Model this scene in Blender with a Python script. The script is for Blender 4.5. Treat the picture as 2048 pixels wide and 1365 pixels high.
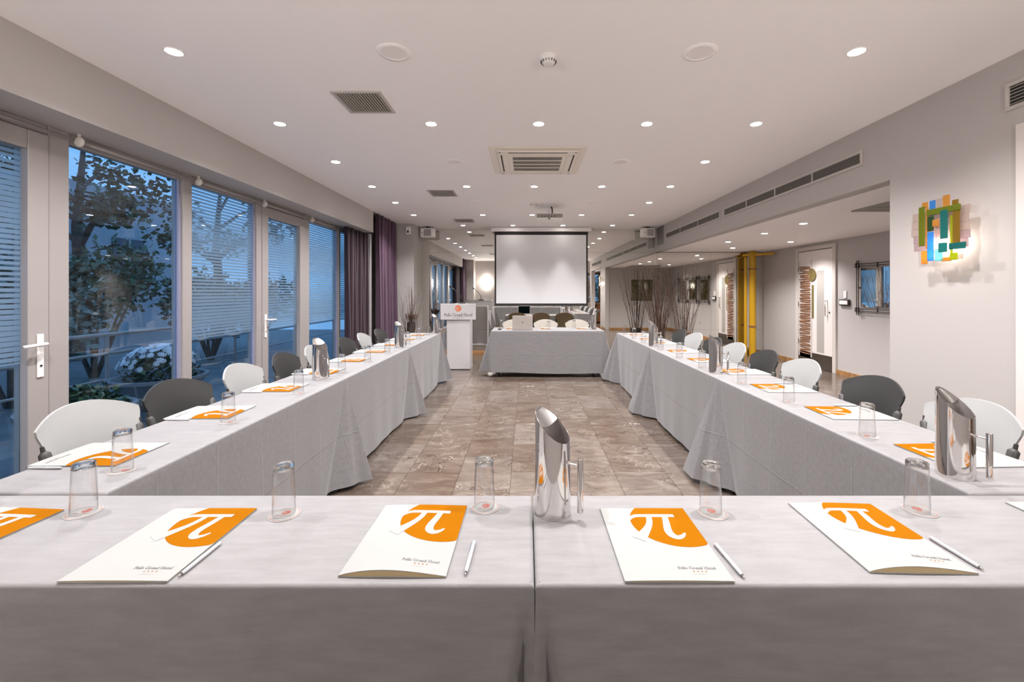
import bpy, math, random
from mathutils import Vector, Matrix, Euler
R = math.radians
PI = math.pi
random.seed(7)
for o in list(bpy.data.objects):
    bpy.data.objects.remove(o, do_unlink=True)
scene = bpy.context.scene
COL = scene.collection

# ------------------------------------------------------------------ camera
# x to the right, y into the room, z up; the camera stands at the origin
CAM_Z = 1.375
cam_d = bpy.data.cameras.new('camera')
cam_d.sensor_width = 36.0
cam_d.lens = 865.0 * 36.0 / 2048.0
cam_d.shift_x = -29.0 / 2048.0
cam_d.shift_y = -98.5 / 2048.0
cam_d.clip_start = 0.02
cam = bpy.data.objects.new('camera', cam_d)
COL.objects.link(cam)
cam.location = (0, 0, CAM_Z)
cam.rotation_euler = (R(90), 0, 0)
scene.camera = cam

# ------------------------------------------------------------------ light and exposure
scene.view_settings.view_transform = 'Standard'
scene.view_settings.look = 'None'
scene.view_settings.gamma = 1.0
scene.view_settings.use_curve_mapping = False
scene.view_settings.exposure = 0.62

world = bpy.data.worlds.new('dusk_sky')
scene.world = world
world.use_nodes = True
wn = world.node_tree
wn.nodes['Background'].inputs['Color'].default_value = (0.11, 0.235, 0.42, 1)
wn.nodes['Background'].inputs['Strength'].default_value = 1.85

SPOT_W = 92.0          # wide flood of one ceiling downlight
BEAM_W = 30.0          # narrow beam of the lamps before the screen
LAMP_COL = (1.0, 0.975, 0.985)
DISC_E = 40.0          # glow of the lamp face

# ------------------------------------------------------------------ materials
MATS = {}
def new_mat(name):
    m = bpy.data.materials.new(name)
    m.use_nodes = True
    MATS[name] = m
    return m, m.node_tree, m.node_tree.nodes, m.node_tree.links
def pbr(name, col, rough=0.5, metal=0.0, noise=0.0, nscale=8.0, bump=0.0, bscale=60.0, coat=0.0, sheen=0.0, spec=0.5):
    m, nt, N, L = new_mat(name)
    b = N['Principled BSDF']
    b.inputs['Base Color'].default_value = (*col, 1)
    b.inputs['Roughness'].default_value = rough
    b.inputs['Metallic'].default_value = metal
    b.inputs['Coat Weight'].default_value = coat
    b.inputs['Sheen Weight'].default_value = sheen
    b.inputs['Specular IOR Level'].default_value = spec
    if noise or bump:
        tc = N.new('ShaderNodeTexCoord')
    if noise:
        n = N.new('ShaderNodeTexNoise'); n.inputs['Scale'].default_value = nscale; n.inputs['Detail'].default_value = 5
        L.new(tc.outputs['Object'], n.inputs['Vector'])
        r = N.new('ShaderNodeValToRGB')
        r.color_ramp.elements[0].position = 0.3; r.color_ramp.elements[1].position = 0.7
        r.color_ramp.elements[0].color = (*[c * (1 - noise) for c in col], 1)
        r.color_ramp.elements[1].color = (*[min(1, c * (1 + noise)) for c in col], 1)
        L.new(n.outputs['Fac'], r.inputs['Fac'])
        L.new(r.outputs['Color'], b.inputs['Base Color'])
    if bump:
        n2 = N.new('ShaderNodeTexNoise'); n2.inputs['Scale'].default_value = bscale; n2.inputs['Detail'].default_value = 3
        L.new(tc.outputs['Object'], n2.inputs['Vector'])
        bp = N.new('ShaderNodeBump'); bp.inputs['Strength'].default_value = bump; bp.inputs['Distance'].default_value = 0.01
        L.new(n2.outputs['Fac'], bp.inputs['Height']); L.new(bp.outputs['Normal'], b.inputs['Normal'])
    return m
def emit(name, col, s):
    m, nt, N, L = new_mat(name)
    N.remove(N['Principled BSDF'])
    e = N.new('ShaderNodeEmission'); e.inputs['Color'].default_value = (*col, 1); e.inputs['Strength'].default_value = s
    L.new(e.outputs[0], N['Material Output'].inputs['Surface'])
    return m
def schlick(N, L, f0=0.04):
    lw = N.new('ShaderNodeLayerWeight'); lw.inputs['Blend'].default_value = 0.5
    p = N.new('ShaderNodeMath'); p.operation = 'POWER'; p.inputs[1].default_value = 4.0
    L.new(lw.outputs['Facing'], p.inputs[0])
    a = N.new('ShaderNodeMath'); a.operation = 'MULTIPLY_ADD'; a.inputs[1].default_value = 1 - f0; a.inputs[2].default_value = f0
    L.new(p.outputs[0], a.inputs[0])
    return a.outputs[0]
def clear(name, tint=(1, 1, 1), f0=0.05, rough=0.0):
    m, nt, N, L = new_mat(name)
    N.remove(N['Principled BSDF'])
    t = N.new('ShaderNodeBsdfTransparent'); t.inputs['Color'].default_value = (*tint, 1)
    g = N.new('ShaderNodeBsdfGlossy'); g.inputs['Roughness'].default_value = rough
    mx = N.new('ShaderNodeMixShader')
    L.new(schlick(N, L, f0), mx.inputs['Fac']); L.new(t.outputs[0], mx.inputs[1]); L.new(g.outputs[0], mx.inputs[2])
    L.new(mx.outputs[0], N['Material Output'].inputs['Surface'])
    return m

pbr('wall_paint', (0.47, 0.436, 0.418), 0.6, bump=0.03, bscale=150)
pbr('ceiling_paint', (0.97, 0.93, 0.925), 0.7, bump=0.02, bscale=120)
pbr('frame_white', (0.345, 0.312, 0.30), 0.4)
pbr('frame_grey', (0.30, 0.30, 0.42), 0.35)
pbr('plastic_white', (0.86, 0.83, 0.81), 0.4)
pbr('rim_white', (0.97, 0.94, 0.93), 0.4)
pbr('cassette_white', (0.86, 0.79, 0.70), 0.45)
pbr('plastic_ivory', (0.70, 0.66, 0.60), 0.45)
pbr('dark_void', (0.03, 0.027, 0.024), 0.8)
pbr('slat_grey', (0.30, 0.28, 0.25), 0.5)
pbr('slat_pale', (0.55, 0.51, 0.46), 0.5)
pbr('vent_frame', (0.52, 0.48, 0.45), 0.5)
pbr('speaker_mesh', (0.88, 0.83, 0.82), 0.8, bump=0.1, bscale=600)
pbr('speaker_grille', (0.42, 0.39, 0.38), 0.8, bump=0.4, bscale=500)
pbr('paper', (0.283, 0.283, 0.272), 0.7, spec=0.15)
pbr('paper_cream', (0.38, 0.29, 0.16), 0.6)
pbr('orange_print', (0.245, 0.083, 0.0), 0.75, spec=0.03)
pbr('red_print', (0.30, 0.038, 0.014), 0.5)
pbr('ink_grey', (0.05, 0.046, 0.046), 0.6)
pbr('ink_pale', (0.25, 0.235, 0.225), 0.6)
pbr('ink_gold', (0.22, 0.09, 0.02), 0.6)
pbr('logo_orange', (0.72, 0.17, 0.05), 0.5)
pbr('steel', (0.74, 0.71, 0.69), 0.07, 1.0)
pbr('steel_brushed', (0.50, 0.47, 0.44), 0.22, 1.0)
pbr('steel_inner', (0.42, 0.38, 0.37), 0.5, 0.7)
pbr('guard_steel', (0.62, 0.60, 0.58), 0.25, 1.0)
pbr('chrome', (0.70, 0.69, 0.68), 0.12, 1.0)
pbr('pen_white', (0.42, 0.42, 0.44), 0.25)
pbr('chair_white', (0.32, 0.32, 0.315), 0.42, bump=0.05, bscale=200)
pbr('chair_cream', (0.34, 0.31, 0.265), 0.45)
pbr('chair_tan', (0.32, 0.24, 0.15), 0.5)
pbr('chair_black', (0.022, 0.021, 0.021), 0.5, bump=0.12, bscale=350)
pbr('dark_plastic', (0.045, 0.043, 0.04), 0.45)
pbr('black_plastic', (0.012, 0.012, 0.013), 0.4)
pbr('dark_metal', (0.06, 0.052, 0.05), 0.4, 0.6)
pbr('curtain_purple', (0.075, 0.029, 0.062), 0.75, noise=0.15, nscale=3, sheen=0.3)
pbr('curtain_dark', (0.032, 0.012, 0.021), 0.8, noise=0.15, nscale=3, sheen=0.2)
pbr('wood_trim', (0.33, 0.17, 0.065), 0.4, noise=0.35, nscale=14)
pbr('wood_table', (0.40, 0.27, 0.16), 0.5, noise=0.2)
pbr('wood_brown', (0.20, 0.075, 0.025), 0.4, noise=0.3, nscale=10)
pbr('screen_white', (0.74, 0.735, 0.745), 0.75)
pbr('screen_black', (0.012, 0.012, 0.012), 0.7)
pbr('lectern_board', (0.58, 0.555, 0.555), 0.35)
pbr('laptop_silver', (0.50, 0.45, 0.42), 0.35, 0.4)
pbr('pipe_yellow', (0.56, 0.31, 0.01), 0.35)
pbr('branch_brown', (0.085, 0.045, 0.032), 0.75, noise=0.3, nscale=20)
pbr('vase_dark', (0.05, 0.04, 0.035), 0.35)
pbr('kick_steel', (0.22, 0.20, 0.18), 0.25, 0.9)
pbr('twig_wood', (0.27, 0.125, 0.06), 0.6, noise=0.3, nscale=20)
pbr('door_beige', (0.58, 0.53, 0.49), 0.4)
pbr('door_white', (0.72, 0.66, 0.63), 0.35)
pbr('disc_olive', (0.16, 0.12, 0.035), 0.4)
pbr('door_glass', (0.42, 0.39, 0.36), 0.12, coat=0.5)
pbr('terrace_stone', (0.23, 0.23, 0.24), 0.6, noise=0.2, nscale=4)
pbr('planter_grey', (0.20, 0.21, 0.24), 0.5)
pbr('planter_pale', (0.42, 0.38, 0.34), 0.6)
pbr('flower_white', (0.80, 0.82, 0.90), 0.6)
pbr('rail_metal', (0.42, 0.38, 0.37), 0.35, 0.3)
pbr('bark', (0.07, 0.06, 0.055), 0.8, noise=0.3, nscale=12)
pbr('facade_grey', (0.34, 0.35, 0.38), 0.8, noise=0.1, nscale=1.0)
pbr('facade_dark', (0.05, 0.06, 0.08), 0.3)
emit('lamp_face', (1.0, 0.94, 0.88), DISC_E)
emit('sconce_glow', (1.0, 0.95, 0.90), 60.0)
emit('bulb_glow', (1.0, 0.90, 0.78), 95.0)
emit('screen_off', (0.01, 0.02, 0.02), 0.2)
clear('window_glass', (0.86, 0.93, 0.97), 0.075)
clear('acrylic', (0.93, 0.94, 0.94), 0.06)

def mat_glass():
    m, nt, N, L = new_mat('tumbler_glass')
    N.remove(N['Principled BSDF'])
    lw = N.new('ShaderNodeLayerWeight'); lw.inputs['Blend'].default_value = 0.5
    r = N.new('ShaderNodeValToRGB')
    r.color_ramp.elements[0].position = 0.6; r.color_ramp.elements[0].color = (0.985, 0.985, 0.985, 1)
    r.color_ramp.elements[1].position = 1.0; r.color_ramp.elements[1].color = (0.72, 0.72, 0.73, 1)
    L.new(lw.outputs['Facing'], r.inputs['Fac'])
    t = N.new('ShaderNodeBsdfTransparent'); L.new(r.outputs['Color'], t.inputs['Color'])
    g = N.new('ShaderNodeBsdfGlossy'); g.inputs['Roughness'].default_value = 0.0
    mx = N.new('ShaderNodeMixShader')
    L.new(schlick(N, L, 0.045), mx.inputs['Fac']); L.new(t.outputs[0], mx.inputs[1]); L.new(g.outputs[0], mx.inputs[2])
    L.new(mx.outputs[0], N['Material Output'].inputs['Surface'])
    m2, nt, N, L = new_mat('tumbler_base')
    N.remove(N['Principled BSDF'])
    g = N.new('ShaderNodeBsdfGlass'); g.inputs['Roughness'].default_value = 0.0; g.inputs['IOR'].default_value = 1.48
    g.inputs['Color'].default_value = (0.95, 0.96, 0.96, 1)
    L.new(g.outputs[0], N['Material Output'].inputs['Surface'])
mat_glass()

def mat_mirror():
    m, nt, N, L = new_mat('mirror')
    N.remove(N['Principled BSDF'])
    g = N.new('ShaderNodeBsdfGlossy'); g.inputs['Roughness'].default_value = 0.0
    g.inputs['Color'].default_value = (0.80, 0.785, 0.745, 1)
    L.new(g.outputs[0], N['Material Output'].inputs['Surface'])
mat_mirror()

def mat_cloth():
    m, nt, N, L = new_mat('cloth_grey')
    b = N['Principled BSDF']
    b.inputs['Roughness'].default_value = 0.55
    b.inputs['Sheen Weight'].default_value = 0.25
    b.inputs['Sheen Roughness'].default_value = 0.4
    b.inputs['Specular IOR Level'].default_value = 0.35
    tc = N.new('ShaderNodeTexCoord')
    mp = N.new('ShaderNodeMapping'); mp.inputs['Scale'].default_value = (1, 5, 5)
    L.new(tc.outputs['Object'], mp.inputs['Vector'])
    n = N.new('ShaderNodeTexNoise'); n.inputs['Scale'].default_value = 9; n.inputs['Detail'].default_value = 7; n.inputs['Roughness'].default_value = 0.65
    L.new(mp.outputs[0], n.inputs['Vector'])
    r = N.new('ShaderNodeValToRGB')
    r.color_ramp.elements[0].position = 0.3; r.color_ramp.elements[0].color = (0.170, 0.162, 0.162, 1)
    r.color_ramp.elements[1].position = 0.72; r.color_ramp.elements[1].color = (0.215, 0.206, 0.208, 1)
    L.new(n.outputs['Fac'], r.inputs['Fac']); L.new(r.outputs['Color'], b.inputs['Base Color'])
    # fine weave plus pressed fold lines of the linen (ridges every 0.44 m)
    n2 = N.new('ShaderNodeTexNoise'); n2.inputs['Scale'].default_value = 260; n2.inputs['Detail'].default_value = 2
    L.new(tc.outputs['Object'], n2.inputs['Vector'])
    sep = N.new('ShaderNodeSeparateXYZ'); L.new(tc.outputs['Object'], sep.inputs[0])
    def ridge(sock, period, off, w):
        a = N.new('ShaderNodeMath'); a.operation = 'ADD'; a.inputs[1].default_value = off; L.new(sock, a.inputs[0])
        p = N.new('ShaderNodeMath'); p.operation = 'PINGPONG'; p.inputs[1].default_value = period / 2; L.new(a.outputs[0], p.inputs[0])
        s = N.new('ShaderNodeMapRange'); s.inputs['From Min'].default_value = 0; s.inputs['From Max'].default_value = w
        s.inputs['To Min'].default_value = 1; s.inputs['To Max'].default_value = 0; L.new(p.outputs[0], s.inputs['Value'])
        return s.outputs['Result']
    rz = ridge(sep.outputs['Z'], 0.74, 0.37, 0.006)
    ry = ridge(sep.outputs['Y'], 0.30, 0.11, 0.005)
    rx = ridge(sep.outputs['X'], 0.46, 0.17, 0.005)
    s1 = N.new('ShaderNodeMath'); s1.operation = 'MAXIMUM'; L.new(rz, s1.inputs[0]); L.new(ry, s1.inputs[1])
    s2 = N.new('ShaderNodeMath'); s2.operation = 'MULTIPLY'; L.new(s1.outputs[0], s2.inputs[0])
    lt = N.new('ShaderNodeMath'); lt.operation = 'LESS_THAN'; lt.inputs[1].default_value = 0.735; L.new(sep.outputs['Z'], lt.inputs[0]); L.new(lt.outputs[0], s2.inputs[1])
    bp1 = N.new('ShaderNodeBump'); bp1.inputs['Strength'].default_value = 0.35; bp1.inputs['Distance'].default_value = 0.004
    L.new(s2.outputs[0], bp1.inputs['Height'])
    bp = N.new('ShaderNodeBump'); bp.inputs['Strength'].default_value = 0.12; bp.inputs['Distance'].default_value = 0.003
    L.new(n2.outputs['Fac'], bp.inputs['Height']); L.new(bp1.outputs['Normal'], bp.inputs['Normal'])
    L.new(bp.outputs['Normal'], b.inputs['Normal'])
mat_cloth()

def mat_marble():
    m, nt, N, L = new_mat('marble_tile')
    b = N['Principled BSDF']
    tc = N.new('ShaderNodeTexCoord'); oi = N.new('ShaderNodeObjectInfo'); geo = N.new('ShaderNodeNewGeometry')
    off = N.new('ShaderNodeVectorMath'); off.operation = 'SCALE'; off.inputs['Scale'].default_value = 37.0
    cx = N.new('ShaderNodeCombineXYZ')
    L.new(oi.outputs['Random'], cx.inputs[0]); L.new(geo.outputs['Random Per Island'], cx.inputs[1]); L.new(oi.outputs['Random'], cx.inputs[2])
    L.new(cx.outputs[0], off.inputs[0])
    add = N.new('ShaderNodeVectorMath'); add.operation = 'ADD'
    L.new(tc.outputs['Object'], add.inputs[0]); L.new(off.outputs[0], add.inputs[1])
    mp = N.new('ShaderNodeMapping'); mp.inputs['Scale'].default_value = (1.0, 2.6, 1.0)
    L.new(add.outputs[0], mp.inputs['Vector'])
    n = N.new('ShaderNodeTexNoise'); n.inputs['Scale'].default_value = 5; n.inputs['Detail'].default_value = 9; n.inputs['Roughness'].default_value = 0.66; n.inputs['Distortion'].default_value = 0.6
    L.new(mp.outputs[0], n.inputs['Vector'])
    r = N.new('ShaderNodeValToRGB')
    e = r.color_ramp.elements
    e[0].position = 0.28; e[0].color = (0.062, 0.040, 0.029, 1)
    e[1].position = 0.75; e[1].color = (0.162, 0.130, 0.104, 1)
    k = e.new(0.5); k.color = (0.099, 0.070, 0.052, 1)
    L.new(n.outputs['Fac'], r.inputs['Fac'])
    # tile to tile tone
    tone = N.new('ShaderNodeMath'); tone.operation = 'ADD'
    L.new(oi.outputs['Random'], tone.inputs[0]); L.new(geo.outputs['Random Per Island'], tone.inputs[1])
    fr = N.new('ShaderNodeMath'); fr.operation = 'FRACT'; L.new(tone.outputs[0], fr.inputs[0])
    hv = N.new('ShaderNodeHueSaturation')
    mr = N.new('ShaderNodeMapRange'); mr.inputs['To Min'].default_value = 0.86; mr.inputs['To Max'].default_value = 1.18
    L.new(fr.outputs[0], mr.inputs['Value']); L.new(mr.outputs['Result'], hv.inputs['Value'])
    ms = N.new('ShaderNodeMapRange'); ms.inputs['To Min'].default_value = 1.05; ms.inputs['To Max'].default_value = 0.75
    L.new(fr.outputs[0], ms.inputs['Value']); L.new(ms.outputs['Result'], hv.inputs['Saturation'])
    L.new(r.outputs['Color'], hv.inputs['Color'])
    # veins, dark and pale
    def vein(scale, lo, hi, seed):
        a2 = N.new('ShaderNodeVectorMath'); a2.operation = 'ADD'; a2.inputs[1].default_value = (seed, seed * 2, 0); L.new(add.outputs[0], a2.inputs[0])
        v = N.new('ShaderNodeTexNoise'); v.inputs['Scale'].default_value = scale; v.inputs['Detail'].default_value = 6; v.inputs['Distortion'].default_value = 1.4; v.inputs['Roughness'].default_value = 0.6
        L.new(a2.outputs[0], v.inputs['Vector'])
        s = N.new('ShaderNodeMath'); s.operation = 'SUBTRACT'; s.inputs[1].default_value = 0.5; L.new(v.outputs['Fac'], s.inputs[0])
        ab = N.new('ShaderNodeMath'); ab.operation = 'ABSOLUTE'; L.new(s.outputs[0], ab.inputs[0])
        mk = N.new('ShaderNodeMapRange'); mk.inputs['From Min'].default_value = lo; mk.inputs['From Max'].default_value = hi
        mk.inputs['To Min'].default_value = 1; mk.inputs['To Max'].default_value = 0; L.new(ab.outputs[0], mk.inputs['Value'])
        g = N.new('ShaderNodeTexNoise'); g.inputs['Scale'].default_value = 2.6; L.new(a2.outputs[0], g.inputs['Vector'])
        gm = N.new('ShaderNodeMapRange'); gm.inputs['From Min'].default_value = 0.48; gm.inputs['From Max'].default_value = 0.62; L.new(g.outputs['Fac'], gm.inputs['Value'])
        mu = N.new('ShaderNodeMath'); mu.operation = 'MULTIPLY'; L.new(mk.outputs['Result'], mu.inputs[0]); L.new(gm.outputs['Result'], mu.inputs[1])
        return mu.outputs[0]
    m1 = N.new('ShaderNodeMixRGB'); m1.inputs['Color2'].default_value = (0.035, 0.019, 0.014, 1)
    L.new(vein(3.2, 0.002, 0.016, 3.1), m1.inputs['Fac']); L.new(hv.outputs['Color'], m1.inputs['Color1'])
    m2 = N.new('ShaderNodeMixRGB'); m2.inputs['Color2'].default_value = (0.25, 0.215, 0.18, 1)
    L.new(vein(4.5, 0.001, 0.013, 9.7), m2.inputs['Fac']); L.new(m1.outputs['Color'], m2.inputs['Color1'])
    L.new(m2.outputs['Color'], b.inputs['Base Color'])
    b.inputs['Roughness'].default_value = 0.17
    b.inputs['Specular IOR Level'].default_value = 0.5
    pbr('tile_joint', (0.14, 0.10, 0.075), 0.8)
mat_marble()

def mat_film():
    # frosted film printed in fine horizontal stripes, clear lines between
    m, nt, N, L = new_mat('striped_film')
    N.remove(N['Principled BSDF'])
    geo = N.new('ShaderNodeNewGeometry'); sep = N.new('ShaderNodeSeparateXYZ'); L.new(geo.outputs['Position'], sep.inputs[0])
    d = N.new('ShaderNodeMath'); d.operation = 'DIVIDE'; d.inputs[1].default_value = 0.031; L.new(sep.outputs['Z'], d.inputs[0])
    f = N.new('ShaderNodeMath'); f.operation = 'FRACT'; L.new(d.outputs[0], f.inputs[0])
    s = N.new('ShaderNodeMath'); s.operation = 'SINE'
    sm = N.new('ShaderNodeMath'); sm.operation = 'MULTIPLY_ADD'; sm.inputs[1].default_value = 8.5; sm.inputs[2].default_value = 1.35; L.new(sep.outputs['Z'], sm.inputs[0]); L.new(sm.outputs[0], s.inputs[0])
    th = N.new('ShaderNodeMath'); th.operation = 'MULTIPLY_ADD'; th.inputs[1].default_value = 0.16; th.inputs[2].default_value = 0.26; L.new(s.outputs[0], th.inputs[0])
    gt = N.new('ShaderNodeMath'); gt.operation = 'GREATER_THAN'; L.new(f.outputs[0], gt.inputs[0]); L.new(th.outputs[0], gt.inputs[1])
    lo = N.new('ShaderNodeMath'); lo.operation = 'MULTIPLY'; lo.inputs[1].default_value = 0.9; L.new(gt.outputs[0], lo.inputs[0])
    tr = N.new('ShaderNodeBsdfTransparent')
    tl = N.new('ShaderNodeBsdfTranslucent'); tl.inputs['Color'].default_value = (0.70, 0.80, 0.86, 1)
    df = N.new('ShaderNodeBsdfDiffuse'); df.inputs['Color'].default_value = (0.20, 0.25, 0.29, 1)
    m0 = N.new('ShaderNodeMixShader'); m0.inputs['Fac'].default_value = 0.42; L.new(tl.outputs[0], m0.inputs[1]); L.new(df.outputs[0], m0.inputs[2])
    mx = N.new('ShaderNodeMixShader'); L.new(lo.outputs[0], mx.inputs['Fac']); L.new(tr.outputs[0], mx.inputs[1]); L.new(m0.outputs[0], mx.inputs[2])
    L.new(mx.outputs[0], N['Material Output'].inputs['Surface'])
mat_film()

def mat_leaf(name, c1, c2):
    m, nt, N, L = new_mat(name)
    b = N['Principled BSDF']; b.inputs['Roughness'].default_value = 0.45
    geo = N.new('ShaderNodeNewGeometry')
    r = N.new('ShaderNodeValToRGB'); r.color_ramp.elements[0].color = (*c1, 1); r.color_ramp.elements[1].color = (*c2, 1)
    L.new(geo.outputs['Random Per Island'], r.inputs['Fac']); L.new(r.outputs['Color'], b.inputs['Base Color'])
mat_leaf('leaf_green', (0.02, 0.05, 0.025), (0.12, 0.20, 0.12))
mat_leaf('leaf_pale', (0.06, 0.10, 0.07), (0.30, 0.36, 0.30))
mat_leaf('leaf_dark', (0.012, 0.03, 0.015), (0.06, 0.11, 0.05))

def mat_art():
    m, nt, N, L = new_mat('art_green')
    b = N['Principled BSDF']; b.inputs['Roughness'].default_value = 0.35; b.inputs['Coat Weight'].default_value = 1.0; b.inputs['Coat Roughness'].default_value = 0.02
    tc = N.new('ShaderNodeTexCoord')
    n = N.new('ShaderNodeTexNoise'); n.inputs['Scale'].default_value = 11; n.inputs['Detail'].default_value = 4; n.inputs['Distortion'].default_value = 1.85
    L.new(tc.outputs['Object'], n.inputs['Vector'])
    r = N.new('ShaderNodeValToRGB'); e = r.color_ramp.elements
    e[0].position = 0.38; e[0].color = (0.02, 0.025, 0.004, 1); e[1].position = 0.7; e[1].color = (0.30, 0.25, 0.09, 1)
    k = e.new(0.52); k.color = (0.075, 0.075, 0.012, 1)
    L.new(n.outputs['Fac'], r.inputs['Fac']); L.new(r.outputs['Color'], b.inputs['Base Color'])
mat_art()

def mat_cglass(name, col, a=0.8):
    m, nt, N, L = new_mat(name)
    N.remove(N['Principled BSDF'])
    t = N.new('ShaderNodeBsdfTransparent'); t.inputs['Color'].default_value = (*col, 1)
    tl = N.new('ShaderNodeBsdfTranslucent'); tl.inputs['Color'].default_value = (*col, 1)
    df = N.new('ShaderNodeBsdfDiffuse'); df.inputs['Color'].default_value = (*col, 1)
    g = N.new('ShaderNodeBsdfGlossy'); g.inputs['Roughness'].default_value = 0.12
    tc = N.new('ShaderNodeTexCoord'); n = N.new('ShaderNodeTexNoise'); n.inputs['Scale'].default_value = 60; L.new(tc.outputs['Object'], n.inputs['Vector'])
    bp = N.new('ShaderNodeBump'); bp.inputs['Strength'].default_value = 0.5; bp.inputs['Distance'].default_value = 0.01; L.new(n.outputs['Fac'], bp.inputs['Height'])
    L.new(bp.outputs['Normal'], g.inputs['Normal'])
    m0 = N.new('ShaderNodeMixShader'); m0.inputs['Fac'].default_value = 0.35; L.new(tl.outputs[0], m0.inputs[1]); L.new(df.outputs[0], m0.inputs[2])
    m1 = N.new('ShaderNodeMixShader'); m1.inputs['Fac'].default_value = a; L.new(t.outputs[0], m1.inputs[1]); L.new(m0.outputs[0], m1.inputs[2])
    m2 = N.new('ShaderNodeMixShader'); L.new(schlick(N, L, 0.04), m2.inputs['Fac']); L.new(m1.outputs[0], m2.inputs[1]); L.new(g.outputs[0], m2.inputs[2])
    L.new(m2.outputs[0], N['Material Output'].inputs['Surface'])
mat_cglass('glass_olive', (0.30, 0.36, 0.02)); mat_cglass('glass_blue', (0.10, 0.42, 0.85)); mat_cglass('glass_teal', (0.03, 0.30, 0.28))
mat_cglass('glass_amber', (0.78, 0.44, 0.08)); mat_cglass('glass_ochre', (0.42, 0.27, 0.03)); mat_cglass('glass_pale', (0.80, 0.72, 0.68), 0.35)
mat_cglass('glass_lilac', (0.66, 0.56, 0.58), 0.5); mat_cglass('glass_lime', (0.55, 0.62, 0.02)); mat_cglass('glass_aqua', (0.35, 0.75, 0.80), 0.6); mat_cglass('glass_dark', (0.06, 0.16, 0.05))

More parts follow.
